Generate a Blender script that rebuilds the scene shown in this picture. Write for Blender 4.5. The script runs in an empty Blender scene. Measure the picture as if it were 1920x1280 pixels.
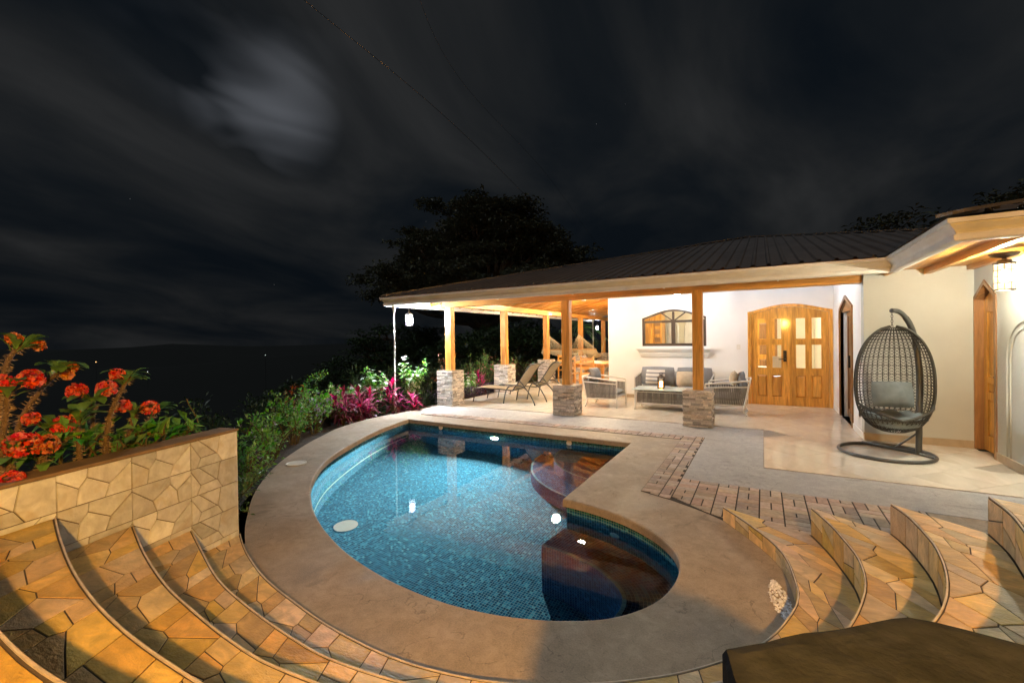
import bpy, math, random
from mathutils import Vector, Matrix, noise
from mathutils.geometry import tessellate_polygon
R = math.radians
random.seed(7)
SC = bpy.context.scene
COL = SC.collection

# ------------------------------------------------------------------ camera
def cam_axes(yaw, pitch, roll):
    f = Vector((-math.sin(yaw)*math.cos(pitch), math.cos(yaw)*math.cos(pitch), math.sin(pitch)))
    r = Vector((math.cos(yaw), math.sin(yaw), 0)); u = r.cross(f)
    return r*math.cos(roll)+u*math.sin(roll), u*math.cos(roll)-r*math.sin(roll), f
CR, CU, CF = cam_axes(R(29.712), R(-.4354), R(-.810))
CAM = Vector((0, 0, 1.6))
cd = bpy.data.cameras.new('camera'); cam = bpy.data.objects.new('camera', cd); COL.objects.link(cam)
cam.matrix_world = Matrix(((CR.x, CU.x, -CF.x, CAM.x), (CR.y, CU.y, -CF.y, CAM.y), (CR.z, CU.z, -CF.z, CAM.z), (0, 0, 0, 1)))
cd.sensor_width = 36; cd.lens = 823.9/1920*36; cd.clip_start = .05; cd.clip_end = 12000
SC.camera = cam
def inview(p, m=260):
    """rough test in 1920 px frame units with a margin, so that paving well outside every likely view is not built"""
    v = Vector(p)-CAM; w = v.dot(CF)
    if w < .12: return False
    x = 960+823.9*v.dot(CR)/w; y = 640-823.9*v.dot(CU)/w
    return -m < x < 1920+m and -m < y < 1280+m

# ------------------------------------------------------------------ night sky
wd = bpy.data.worlds.new('World'); SC.world = wd; wd.use_nodes = True
def build_world():
    nt = wd.node_tree; N = nt.nodes; L = nt.links; N.clear()
    out = N.new('ShaderNodeOutputWorld'); bg = N.new('ShaderNodeBackground'); L.new(bg.outputs[0], out.inputs[0])
    tc = N.new('ShaderNodeTexCoord'); sep = N.new('ShaderNodeSeparateXYZ'); L.new(tc.outputs['Generated'], sep.inputs[0])
    def m(op, a, b=None, clamp=False):
        n = N.new('ShaderNodeMath'); n.operation = op; n.use_clamp = clamp
        for i, v in enumerate((a, b)):
            if v is None: continue
            if isinstance(v, (int, float)): n.inputs[i].default_value = v
            else: L.new(v, n.inputs[i])
        return n.outputs[0]
    # project the view direction on a flat cloud deck
    dz = m('ADD', m('MAXIMUM', sep.outputs[2], 0.0), .28)
    cx = m('DIVIDE', sep.outputs[0], dz); cy = m('DIVIDE', sep.outputs[1], dz)
    comb = N.new('ShaderNodeCombineXYZ'); L.new(cx, comb.inputs[0]); L.new(cy, comb.inputs[1])
    mp = N.new('ShaderNodeMapping'); mp.inputs['Rotation'].default_value = (0, 0, R(35)); mp.inputs['Scale'].default_value = (1.15, .66, 1); mp.inputs['Location'].default_value = (3.1, 1.7, 0)
    L.new(comb.outputs[0], mp.inputs[0])
    def noise_(sc, det, dist=0, off=0):
        n = N.new('ShaderNodeTexNoise'); n.inputs['Scale'].default_value = sc; n.inputs['Detail'].default_value = det; n.inputs['Distortion'].default_value = dist
        n.inputs['Roughness'].default_value = .52
        L.new(mp.outputs[0], n.inputs[0]); return n.outputs[0]
    big = noise_(1.45, 6, .5); fine = noise_(2.6, 2.5, 1.1)
    def ramp(v, stops):
        r = N.new('ShaderNodeValToRGB'); L.new(v, r.inputs[0]); e = r.color_ramp.elements
        e[0].position, e[0].color = stops[0][0], (*stops[0][1], 1); e[1].position, e[1].color = stops[-1][0], (*stops[-1][1], 1)
        for p, c in stops[1:-1]:
            q = e.new(p); q.color = (*c, 1)
        return r.outputs[0]
    cloud = ramp(big, [(.35, (.0026, .0040, .0058)), (.44, (.0048, .0061, .0076)), (.54, (.0088, .0097, .0106)), (.68, (.0160, .0166, .0172))])
    # the moon behind the cloud: a brighter patch, broken up by the cloud itself
    nv = N.new('ShaderNodeVectorMath'); nv.operation = 'NORMALIZE'; L.new(tc.outputs['Generated'], nv.inputs[0])
    dots = []
    for px, py in ((500, 205), (455, 60)):
        d = (CF*823.9+CR*(px-960)-CU*(py-640)).normalized()
        dt = N.new('ShaderNodeVectorMath'); dt.operation = 'DOT_PRODUCT'; L.new(nv.outputs[0], dt.inputs[0]); dt.inputs[1].default_value = d
        dots.append(dt.outputs['Value'])
    def glow(dot, lo, p):
        mr = N.new('ShaderNodeMapRange'); mr.inputs['From Min'].default_value = lo; mr.inputs['From Max'].default_value = 1.0; L.new(dot, mr.inputs[0])
        return m('POWER', mr.outputs[0], p)
    st = N.new('ShaderNodeMapRange'); st.inputs['From Min'].default_value = .42; st.inputs['From Max'].default_value = .74; L.new(fine, st.inputs[0])
    g = m('MULTIPLY', m('ADD', m('MULTIPLY', glow(dots[0], .991, 1.5), .085), m('MULTIPLY', glow(dots[1], .975, 1.5), .014)), st.outputs[0])
    gc = N.new('ShaderNodeMix'); gc.data_type = 'RGBA'; gc.blend_type = 'ADD'; gc.inputs[0].default_value = 1.0
    L.new(cloud, gc.inputs[6])
    tint = N.new('ShaderNodeMix'); tint.data_type = 'RGBA'; tint.blend_type = 'MIX'; tint.inputs[6].default_value = (0, 0, 0, 1); tint.inputs[7].default_value = (.95, 1.0, 1.12, 1)
    L.new(g, tint.inputs[0]); L.new(tint.outputs[2], gc.inputs[7])
    # stars
    vo = N.new('ShaderNodeTexVoronoi'); vo.inputs['Scale'].default_value = 70; L.new(nv.outputs[0], vo.inputs[0])
    s1 = m('LESS_THAN', vo.outputs['Distance'], .022)
    sx = N.new('ShaderNodeSeparateColor'); L.new(vo.outputs['Color'], sx.inputs[0])
    s2 = m('GREATER_THAN', sx.outputs[0], .93)
    clear = N.new('ShaderNodeMapRange'); clear.inputs['From Min'].default_value = .56; clear.inputs['From Max'].default_value = .42; L.new(big, clear.inputs[0])
    star = m('MULTIPLY', m('MULTIPLY', m('MULTIPLY', s1, s2), clear.outputs[0]), .25)
    sc2 = N.new('ShaderNodeMix'); sc2.data_type = 'RGBA'; sc2.blend_type = 'ADD'; sc2.inputs[0].default_value = 1
    L.new(gc.outputs[2], sc2.inputs[6]); L.new(star, sc2.inputs[7])
    low = N.new('ShaderNodeMapRange'); low.inputs['From Min'].default_value = -.02; low.inputs['From Max'].default_value = .30; low.inputs['To Min'].default_value = .7; L.new(sep.outputs[2], low.inputs[0])
    L.new(sc2.outputs[2], bg.inputs[0]); L.new(low.outputs[0], bg.inputs[1])
build_world()

# moonlight through cloud: one weak, soft sun lamp
sd = bpy.data.lights.new('moonlight', 'SUN'); sd.energy = .4; sd.angle = R(14); sd.color = (.85, .92, 1.0)
so = bpy.data.objects.new('moonlight', sd); COL.objects.link(so); so.rotation_euler = (R(38), R(8), R(-20)); so.location = (0, 0, 30)

SC.view_settings.view_transform = 'Standard'; SC.view_settings.look = 'None'; SC.view_settings.gamma = 1; SC.view_settings.exposure = .55
SC.view_settings.use_curve_mapping = False
SC.render.engine = 'CYCLES'
SC.cycles.use_denoising = True
SC.cycles.sample_clamp_indirect = 6
SC.cycles.max_bounces = 8; SC.cycles.diffuse_bounces = 4; SC.cycles.glossy_bounces = 4; SC.cycles.transparent_max_bounces = 16
SC.cycles.caustics_reflective = False; SC.cycles.caustics_refractive = False

# ------------------------------------------------------------------ materials
class NT:
    def __init__(s, name):
        s.m = bpy.data.materials.new(name); s.m.use_nodes = True; s.t = s.m.node_tree; s.N = s.t.nodes; s.L = s.t.links; s.N.clear()
        s.out = s.N.new('ShaderNodeOutputMaterial')
    def n(s, typ, **kw):
        x = s.N.new(typ)
        for k, v in kw.items(): setattr(x, k, v)
        return x
    def link(s, a, b): s.L.new(a, b)
    def math(s, op, a, b=None):
        x = s.n('ShaderNodeMath', operation=op)
        for i, v in enumerate((a, b)):
            if v is None: continue
            if isinstance(v, (int, float)): x.inputs[i].default_value = v
            else: s.link(v, x.inputs[i])
        return x.outputs[0]
    def mix(s, fac, a, b, blend='MIX'):
        x = s.n('ShaderNodeMix', data_type='RGBA', blend_type=blend)
        for i, v in ((0, fac), (6, a), (7, b)):
            if isinstance(v, (int, float)): x.inputs[i].default_value = v
            elif isinstance(v, tuple): x.inputs[i].default_value = (*v[:3], 1)
            else: s.link(v, x.inputs[i])
        return x.outputs[2]
    def noise(s, vec, sc, det=4, dist=0, rough=.55):
        x = s.n('ShaderNodeTexNoise'); x.inputs['Scale'].default_value = sc; x.inputs['Detail'].default_value = det
        x.inputs['Distortion'].default_value = dist; x.inputs['Roughness'].default_value = rough
        if vec is not None: s.link(vec, x.inputs['Vector'])
        return x.outputs[0]
    def rng(s, v, a, b, c=0., d=1.):
        x = s.n('ShaderNodeMapRange'); x.inputs[1].default_value = a; x.inputs[2].default_value = b; x.inputs[3].default_value = c; x.inputs[4].default_value = d
        s.link(v, x.inputs[0]); return x.outputs[0]

def mk(name, col, rough=.6, var=.15, vs=6., det=4, bump=0., bs=60., metal=0., spec=.5, rnd=None, rv=.2, hue=0., trans=0., scale=(1, 1, 1), col2=None, c2=(.5, .7), dist=0., coat=0., rvar=0.):
    t = NT(name); p = t.n('ShaderNodeBsdfPrincipled')
    tc = t.n('ShaderNodeTexCoord'); mp = t.n('ShaderNodeMapping'); mp.inputs['Scale'].default_value = scale
    t.link(tc.outputs['Object'], mp.inputs[0]); vec = mp.outputs[0]
    rv_out = None
    if rnd == 'obj': rv_out = t.n('ShaderNodeObjectInfo').outputs['Random']
    elif rnd == 'isl': rv_out = t.n('ShaderNodeNewGeometry').outputs['Random Per Island']
    if rv_out is not None:
        off = t.math('MULTIPLY', rv_out, 40.); va = t.n('ShaderNodeVectorMath', operation='ADD'); t.link(vec, va.inputs[0]); t.link(off, va.inputs[1]); vec = va.outputs[0]
    c = t.noise(vec, vs, det, dist)
    lo = tuple(max(0, x*(1-var)) for x in col); hi = tuple(min(1, x*(1+var)) for x in col)
    cc = t.mix(t.rng(c, .3, .7), lo, hi)
    if col2 is not None:
        c3 = t.noise(vec, vs*.45, 5, dist*.5+.3); cc = t.mix(t.rng(c3, *c2), cc, col2)
    if rv_out is not None:
        h = t.n('ShaderNodeHueSaturation'); t.link(cc, h.inputs['Color'])
        t.link(t.math('ADD', t.math('MULTIPLY', rv_out, 2*rv), 1-rv), h.inputs['Value'])
        if hue:
            w = t.math('FRACT', t.math('MULTIPLY', rv_out, 7.31)); t.link(t.math('ADD', t.math('MULTIPLY', w, 2*hue), .5-hue), h.inputs['Hue'])
            w2 = t.math('FRACT', t.math('MULTIPLY', rv_out, 17.7)); t.link(t.math('ADD', t.math('MULTIPLY', w2, .5), .7), h.inputs['Saturation'])
        cc = h.outputs[0]
    t.link(cc, p.inputs['Base Color']); p.inputs['Roughness'].default_value = rough; p.inputs['Metallic'].default_value = metal
    p.inputs['Specular IOR Level'].default_value = spec
    if coat: p.inputs['Coat Weight'].default_value = coat; p.inputs['Coat Roughness'].default_value = .08
    if rvar: t.link(t.rng(t.noise(vec, vs*.7, 3), .3, .7, rough-rvar, rough+rvar), p.inputs['Roughness'])
    if bump:
        b = t.n('ShaderNodeBump'); b.inputs['Strength'].default_value = bump; b.inputs['Distance'].default_value = .02
        t.link(t.noise(vec, bs, 4), b.inputs['Height']); t.link(b.outputs[0], p.inputs['Normal'])
    if trans:
        tr = t.n('ShaderNodeBsdfTranslucent'); t.link(cc, tr.inputs[0]); mx = t.n('ShaderNodeMixShader'); mx.inputs[0].default_value = trans
        t.link(p.outputs[0], mx.inputs[1]); t.link(tr.outputs[0], mx.inputs[2]); t.link(mx.outputs[0], t.out.inputs[0])
    else: t.link(p.outputs[0], t.out.inputs[0])
    return t.m
def wood(name, col, dark, axis=2, rough=.35, k=1., coat=.15):
    sc = [9*k, 9*k, 9*k]; sc[axis] = .8*k
    return mk(name, col, rough, .28, 2.2, 5, bump=.12, bs=9, scale=tuple(sc), col2=dark, c2=(.46, .74), dist=1.2, rnd='obj', rv=.10, coat=coat)
def emit(name, col, s):
    t = NT(name); e = t.n('ShaderNodeEmission'); e.inputs[0].default_value = (*col, 1); e.inputs[1].default_value = s; t.link(e.outputs[0], t.out.inputs[0]); return t.m
def glass(name, tint=(1, 1, 1), f=1.0):
    """thin pane: passes light straight on, reflects by Fresnel"""
    t = NT(name); fr = t.n('ShaderNodeFresnel'); fr.inputs[0].default_value = 1.5
    tr = t.n('ShaderNodeBsdfTransparent'); tr.inputs[0].default_value = (*tint, 1); g = t.n('ShaderNodeBsdfGlossy'); g.inputs['Roughness'].default_value = .01
    mx = t.n('ShaderNodeMixShader'); t.link(t.math('MULTIPLY', fr.outputs[0], f), mx.inputs[0]); t.link(tr.outputs[0], mx.inputs[1]); t.link(g.outputs[0], mx.inputs[2]); t.link(mx.outputs[0], t.out.inputs[0]); return t.m
def water_mat():
    """clear water: one refracting, reflecting surface with slow ripples"""
    t = NT('water'); tc = t.n('ShaderNodeTexCoord'); b = t.n('ShaderNodeBump'); b.inputs['Strength'].default_value = .05; b.inputs['Distance'].default_value = .01
    t.link(t.noise(tc.outputs['Object'], 5.0, 3, .4), b.inputs['Height'])
    g = t.n('ShaderNodeBsdfGlass'); g.inputs['IOR'].default_value = 1.33; g.inputs['Roughness'].default_value = 0.; g.inputs['Color'].default_value = (.95, .99, 1, 1)
    t.link(b.outputs[0], g.inputs['Normal']); t.link(g.outputs[0], t.out.inputs[0]); return t.m
def mosaic(name, stops, grout=(.20, .36, .42), size=.027):
    t = NT(name); p = t.n('ShaderNodeBsdfPrincipled'); uv = t.n('ShaderNodeUVMap')
    sc = t.n('ShaderNodeVectorMath', operation='SCALE'); sc.inputs['Scale'].default_value = 1/size; t.link(uv.outputs[0], sc.inputs[0])
    fl = t.n('ShaderNodeVectorMath', operation='FLOOR'); t.link(sc.outputs[0], fl.inputs[0])
    fr = t.n('ShaderNodeVectorMath', operation='FRACTION'); t.link(sc.outputs[0], fr.inputs[0])
    wn = t.n('ShaderNodeTexWhiteNoise', noise_dimensions='2D'); t.link(fl.outputs[0], wn.inputs['Vector'])
    rp = t.n('ShaderNodeValToRGB'); e = rp.color_ramp.elements; e[0].position, e[0].color = stops[0][0], (*stops[0][1], 1); e[1].position, e[1].color = stops[-1][0], (*stops[-1][1], 1)
    for q, c in stops[1:-1]: e.new(q).color = (*c, 1)
    t.link(wn.outputs['Value'], rp.inputs[0])
    sx = t.n('ShaderNodeSeparateXYZ'); t.link(fr.outputs[0], sx.inputs[0])
    def edge(o): return t.math('MINIMUM', o, t.math('SUBTRACT', 1., o))
    d = t.math('MINIMUM', edge(sx.outputs[0]), edge(sx.outputs[1]))
    k = t.rng(d, .03, .10)
    df = t.n('ShaderNodeBsdfDiffuse'); t.link(t.mix(k, grout, rp.outputs[0]), df.inputs[0]); t.N.remove(p); t.link(df.outputs[0], t.out.inputs[0]); return t.m

M = {}
def concrete(name, col, dark, stain):
    t = NT(name); p = t.n('ShaderNodeBsdfPrincipled'); tc = t.n('ShaderNodeTexCoord'); v = tc.outputs['Object']
    a = t.noise(v, 3.5, 8, .6, .65); c = t.mix(t.rng(a, .36, .66), dark, col)
    b = t.noise(v, .9, 5, 1.2, .6); c = t.mix(t.rng(b, .56, .68, 0, .75), c, stain)                       # damp, dirty patches with soft shapes
    w = t.noise(v, 2.3, 4, 2.2, .5); c = t.mix(t.rng(w, .63, .70, 0, .5), c, tuple(x*.55 for x in stain))
    q = t.noise(v, 13, 6, .8, .72); c = t.mix(t.rng(q, .42, .62, 0, .55), c, tuple(x*.72 for x in dark))
    s = t.noise(v, 110, 2, 0, .7); c = t.mix(t.rng(s, .35, .75, 0, .35), c, tuple(min(1, x*1.5) for x in col))
    g = t.noise(v, 45, 3, 0, .7); c = t.mix(t.rng(g, .60, .72, 0, .45), c, tuple(x*.5 for x in dark))
    vd = t.n('ShaderNodeVectorMath', operation='ADD'); t.link(v, vd.inputs[0]); nz = t.n('ShaderNodeTexNoise'); nz.inputs['Scale'].default_value = 3.; nz.inputs['Detail'].default_value = 6; t.link(v, nz.inputs['Vector']); t.link(nz.outputs['Color'], vd.inputs[1])
    vo = t.n('ShaderNodeTexVoronoi', feature='DISTANCE_TO_EDGE'); vo.inputs['Scale'].default_value = .75; t.link(vd.outputs[0], vo.inputs['Vector'])
    ck = t.math('MULTIPLY', t.rng(vo.outputs['Distance'], .0055, .0025), t.rng(w, .47, .52))                # hairline cracks
    c = t.mix(t.math('MULTIPLY', ck, .42), c, tuple(x*.3 for x in dark))
    t.link(c, p.inputs['Base Color']); t.link(t.rng(b, .45, .7, .80, .48), p.inputs['Roughness'])
    bp = t.n('ShaderNodeBump'); bp.inputs['Strength'].default_value = .35; bp.inputs['Distance'].default_value = .006; t.link(t.math('ADD', s, t.math('MULTIPLY', a, 1.5)), bp.inputs['Height']); t.link(bp.outputs[0], p.inputs['Normal'])
    t.link(p.outputs[0], t.out.inputs[0]); return t.m
M['concrete'] = concrete('deck_concrete', (.40, .32, .235), (.29, .23, .165), (.15, .117, .084))
M['grey_concrete'] = concrete('grey_concrete', (.41, .395, .375), (.32, .31, .295), (.22, .21, .20))
M['shade_dark_concrete'] = mk('shade_dark_concrete', (.026, .028, .030), .95, .35, 18, 9, bump=.22, bs=90, spec=.03, col2=(.013, .014, .015), c2=(.5, .7), dist=.8)  # near-black colour puts the shade on the pillar top into the concrete
M['cap'] = mk('planter_cap_render', (.24, .16, .10), .8, .25, 9, 6, bump=.3, bs=70)
M['stone'] = mk('stone_tile', (.64, .435, .165), .40, .26, 9, 8, bump=.35, bs=55, rnd='obj', rv=.28, hue=.012, col2=(.45, .30, .12), c2=(.5, .75), scale=(1, 1.8, 1), dist=1.)
M['wall_stone'] = mk('planter_stone_tile', (.62, .64, .68), .5, .20, 11, 8, bump=.35, bs=55, rnd='obj', rv=.26, hue=.022, col2=(.50, .44, .36), c2=(.55, .8), dist=1.)
M['wall_grout'] = mk('brown_wall_grout', (.12, .085, .055), .9, .2, 30)
M['grout'] = mk('dark_grout', (.095, .070, .045), .9, .2, 30)
M['nosing'] = mk('step_nosing', (.62, .53, .42), .55, .25, 14)
M['brick'] = mk('paver_brick', (.42, .33, .265), .82, .2, 25, 5, bump=.35, bs=110, rnd='obj', rv=.25, hue=.02)
M['sand'] = mk('paver_joint', (.045, .036, .028), .95, .2, 40)
M['tile'] = mk('polished_floor_tile', (.68, .615, .51), .13, .09, 3.2, 6, rnd='obj', rv=.05, col2=(.58, .50, .39), c2=(.5, .78), scale=(1.4, .5, 1), dist=1.2, spec=.55, rvar=.05)
M['tile_grout'] = mk('floor_grout', (.28, .24, .19), .8, .1, 20)
M['plaster'] = mk('white_plaster', (.79, .79, .785), .75, .05, 1.4, 7, bump=.10, bs=35)
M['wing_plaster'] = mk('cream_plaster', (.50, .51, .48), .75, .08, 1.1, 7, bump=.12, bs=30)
M['inside'] = mk('interior_plaster', (.74, .68, .54), .8, .03, 3)
M['trim'] = mk('gutter_paint', (.74, .72, .68), .42, .06, 5, 5, col2=(.60, .57, .52), c2=(.55, .8))
M['skirting'] = mk('skirting_tile', (.42, .33, .23), .4, .12, 6)
M['roof'] = mk('roof_metal', (.165, .145, .132), .5, .14, 4, 5, metal=.25, col2=(.115, .10, .092), c2=(.5, .75), scale=(1, .3, 1))
for a, ax in (('x', 0), ('y', 1), ('z', 2)):
    M['wood'+a] = wood('orange_timber_'+a, (.62, .29, .060), (.36, .14, .025), ax)
    M['door'+a] = wood('teak_door_'+a, (.62, .29, .050), (.30, .12, .020), ax, .28, 1.3, .3)
    M['dwood'+a] = wood('dark_timber_'+a, (.30, .15, .06), (.15, .065, .024), ax)
M['ledger'] = mk('ledger_stone', (.50, .43, .36), .8, .25, 30, 5, bump=.5, bs=90, rnd='isl', rv=.5, hue=.012)
M['water'] = water_mat()
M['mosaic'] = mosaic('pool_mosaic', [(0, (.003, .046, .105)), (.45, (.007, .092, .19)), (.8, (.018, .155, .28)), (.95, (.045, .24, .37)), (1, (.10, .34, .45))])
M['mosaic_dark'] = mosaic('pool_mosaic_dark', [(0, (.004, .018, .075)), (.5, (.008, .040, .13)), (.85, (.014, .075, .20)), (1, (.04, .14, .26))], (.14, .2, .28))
M['mosaic_mid'] = mosaic('pool_step_nosing', [(0, (.06, .17, .26)), (1, (.14, .30, .38))], (.2, .3, .36))
M['mosaic_light'] = mosaic('pool_nosing_mosaic', [(0, (.32, .55, .52)), (1, (.55, .74, .66))], (.5, .62, .6))
M['dark_metal'] = mk('grey_steel', (.085, .088, .088), .42, .1, 12, metal=.5)
M['bronze'] = mk('bronze_frame', (.075, .055, .042), .4, .1, 12, metal=.4)
M['black'] = mk('black_metal', (.02, .018, .017), .4, .1, 12, metal=.5)
M['white_metal'] = mk('white_frame', (.62, .60, .56), .4, .05, 12)
M['rope'] = mk('grey_rope', (.15, .142, .128), .85, .2, 40, rnd='isl', rv=.25)
M['wicker'] = mk('dark_wicker', (.030, .029, .024), .55, .3, 30, rnd='isl', rv=.3)
M['cushion'] = mk('grey_cushion', (.20, .215, .235), .9, .12, 9, 5, bump=.25, bs=160)
M['egg_cushion'] = mk('slate_cushion', (.15, .185, .20), .8, .15, 10, 5, bump=.25, bs=160)
M['tan_fabric'] = mk('tan_fabric', (.46, .385, .28), .9, .1, 12, bump=.25, bs=160)
M['sling'] = mk('sling_mesh', (.33, .285, .20), .75, .12, 30, bump=.2, bs=200)
M['cream_rope'] = mk('cream_cotton', (.72, .60, .40), .9, .12, 20)
M['chrome'] = mk('chain_steel', (.80, .80, .80), .4, .05, 30, metal=.3)
M['white_plastic'] = mk('white_plastic', (.72, .70, .64), .45, .05, 10)
M['gravel'] = mk('white_pebble', (.70, .70, .72), .7, .15, 20, rnd='isl', rv=.3)
M['soil'] = mk('soil', (.040, .028, .019), .95, .4, 9, 6, bump=.8, bs=30)
M['grass'] = mk('dark_grass_ground', (.0045, .0065, .0035), .95, .5, .8, 8, bump=.6, bs=6)
M['glass'] = glass('window_glass', (.97, .98, .98))
M['dark_glass'] = glass('dark_glass', (.12, .12, .13), 1.6)
M['table_glass'] = mk('frosted_glass_top', (.62, .74, .74), .12, .03, 4)
M['bark'] = mk('bark', (.11, .075, .048), .9, .35, 9, 6, bump=.9, bs=18, scale=(1, 1, .3))
def leafmat(n, c, rv=.35, hue=.03, trans=.3, rough=.45, var=.15): return mk(n, c, rough, var, 25, 2, rnd='isl', rv=rv, hue=hue, trans=trans)
M['leaf'] = leafmat('green_leaf', (.085, .175, .035)); M['leaf_bright'] = leafmat('bright_leaf', (.14, .36, .05))
M['leaf_thorn'] = leafmat('thorn_plant_leaf', (.09, .29, .05), .3, .03, .25, .38)
M['leaf_dark'] = leafmat('dark_leaf', (.035, .060, .020), .45, .03, .2); M['leaf_tree'] = leafmat('tree_leaf', (.085, .085, .045), .45, .03, .2)
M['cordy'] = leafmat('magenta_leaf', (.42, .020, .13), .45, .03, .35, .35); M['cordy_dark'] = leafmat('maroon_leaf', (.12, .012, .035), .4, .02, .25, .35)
M['petal_red'] = leafmat('red_petal', (.72, .060, .020), .3, .022, .35, .5); M['petal_orange'] = leafmat('orange_petal', (.62, .19, .03), .3, .03, .35, .5)
M['petal_white'] = leafmat('white_petal', (.80, .82, .72), .15, .02, .4, .5); M['petal_purple'] = leafmat('purple_petal', (.34, .22, .50), .3, .03, .35, .5)
M['petal_pink'] = leafmat('pink_petal', (.42, .08, .12), .3, .03, .35, .5)
M['leaf_purple'] = leafmat('purple_leaf', (.075, .045, .095), .4, .03, .2); M['leaf_croton'] = leafmat('orange_leaf', (.36, .11, .015), .5, .05, .3)
M['spine'] = mk('spiny_stem', (.13, .085, .05), .8, .3, 40, bump=.5, bs=60); M['thorn'] = mk('thorn', (.34, .25, .16), .7, .2, 30)
M['stem'] = mk('stem', (.11, .085, .035), .8, .3, 20)

# ------------------------------------------------------------------ mesh helpers
WL = {}
def V3(p): return Vector(p) if len(p) == 3 else Vector((p[0], p[1], 0))
class MB:
    def __init__(s): s.v = []; s.f = []; s.uv = {}; s.sm = False
    def add(s, vs, fs):
        o = len(s.v); s.v += [Vector(v) for v in vs]; s.f += [tuple(i+o for i in f) for f in fs]; return s
    def bx(s, x0, x1, y0, y1, z0, z1):
        return s.add([(x0, y0, z0), (x1, y0, z0), (x1, y1, z0), (x0, y1, z0), (x0, y0, z1), (x1, y0, z1), (x1, y1, z1), (x0, y1, z1)],
                     [(0, 3, 2, 1), (4, 5, 6, 7), (0, 1, 5, 4), (1, 2, 6, 5), (2, 3, 7, 6), (3, 0, 4, 7)])
    def beam(s, p, q, w, h, up=(0, 0, 1)):
        p = V3(p); q = V3(q); d = (q-p).normalized(); u = Vector(up); side = d.cross(u)
        if side.length < 1e-4: side = d.cross(Vector((1, 0, 0)))
        side.normalize(); u = side.cross(d); a = side*w/2; b = u*h/2
        vs = [p-a-b, p+a-b, p+a+b, p-a+b, q-a-b, q+a-b, q+a+b, q-a+b]
        return s.add(vs, [(0, 1, 2, 3), (7, 6, 5, 4), (0, 4, 5, 1), (1, 5, 6, 2), (2, 6, 7, 3), (3, 7, 4, 0)])
    def tube(s, pts, r, n=8, closed=False, caps=True):
        pts = [V3(p) for p in pts]; m = len(pts); rs = r if isinstance(r, (list, tuple)) else [r]*m
        o = len(s.v); prev = None
        for i, p in enumerate(pts):
            if closed: d = pts[(i+1) % m]-pts[i-1]
            else: d = pts[min(i+1, m-1)]-pts[max(i-1, 0)]
            d.normalize()
            if prev is None:
                a = d.cross(Vector((0, 0, 1)))
                if a.length < .05: a = d.cross(Vector((1, 0, 0)))
            else: a = prev-d*prev.dot(d)
            a.normalize(); prev = a; b = d.cross(a)
            for k in range(n):
                t = 2*math.pi*k/n; s.v.append(p+(a*math.cos(t)+b*math.sin(t))*rs[i])
        for i in range(m if closed else m-1):
            j = (i+1) % m
            for k in range(n):
                l = (k+1) % n; s.f.append((o+i*n+k, o+i*n+l, o+j*n+l, o+j*n+k))
        if caps and not closed:
            s.f.append(tuple(o+k for k in reversed(range(n)))); s.f.append(tuple(o+(m-1)*n+k for k in range(n)))
        return s
    def lathe(s, prof, c=(0, 0, 0), n=16, sx=1., sy=1.):
        c = Vector(c); o = len(s.v)
        for r, z in prof:
            for k in range(n):
                t = 2*math.pi*k/n; s.v.append(c+Vector((r*math.cos(t)*sx, r*math.sin(t)*sy, z)))
        for i in range(len(prof)-1):
            for k in range(n):
                l = (k+1) % n; s.f.append((o+i*n+k, o+i*n+l, o+(i+1)*n+l, o+(i+1)*n+k))
        if prof[0][0] > 1e-5: s.f.append(tuple(o+k for k in reversed(range(n))))
        if prof[-1][0] > 1e-5: s.f.append(tuple(o+(len(prof)-1)*n+k for k in range(n)))
        return s
    def prism(s, poly, w0, w1, fn=lambda u, v, w: (u, v, w), holes=()):
        """polygon (u,v) with holes, extruded from w0 to w1; fn maps (u,v,w) to space"""
        loops = [list(poly)]+[list(h) for h in holes]
        flat = [p for l in loops for p in l]; n = len(flat)
        if holes: tris = tessellate_polygon([[Vector((p[0], p[1], 0)) for p in l] for l in loops])
        else: tris = [tuple(range(n))]
        vs = [fn(p[0], p[1], w0) for p in flat]+[fn(p[0], p[1], w1) for p in flat]
        fs = [tuple(reversed(t)) for t in tris]+[tuple(i+n for i in t) for t in tris]
        o = 0
        for l in loops:
            m = len(l)
            for i in range(m):
                j = (i+1) % m; fs.append((o+i, o+j, n+o+j, n+o+i))
            o += m
        return s.add(vs, fs)
    def strip(s, A, B, uvA=None, uvB=None):
        o = len(s.v); s.v += [V3(p) for p in A]+[V3(p) for p in B]; n = len(A)
        for i in range(n-1):
            s.f.append((o+i, o+i+1, o+n+i+1, o+n+i))
            if uvA: s.uv[len(s.f)-1] = (uvA[i], uvA[i+1], uvB[i+1], uvB[i])
        return s
    def card(s, p, d, nrm, l, w, bend=.25, wide=.5):
        """one leaf: a folded, pointed blade of four faces"""
        d = d.normalized(); side = d.cross(nrm)
        if side.length < 1e-3: side = d.cross(Vector((.3, .8, .5)))
        side.normalize(); up = side.cross(d); o = len(s.v); m = p+d*l*wide+up*l*bend*.35
        s.v += [p, m+side*w*.5+up*w*.12, p+d*l-up*l*bend*.3, m-side*w*.5+up*w*.12, m-up*w*.06]
        s.f += [(o, o+1, o+4), (o+1, o+2, o+4), (o+2, o+3, o+4), (o+3, o, o+4)]
        return s
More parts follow.
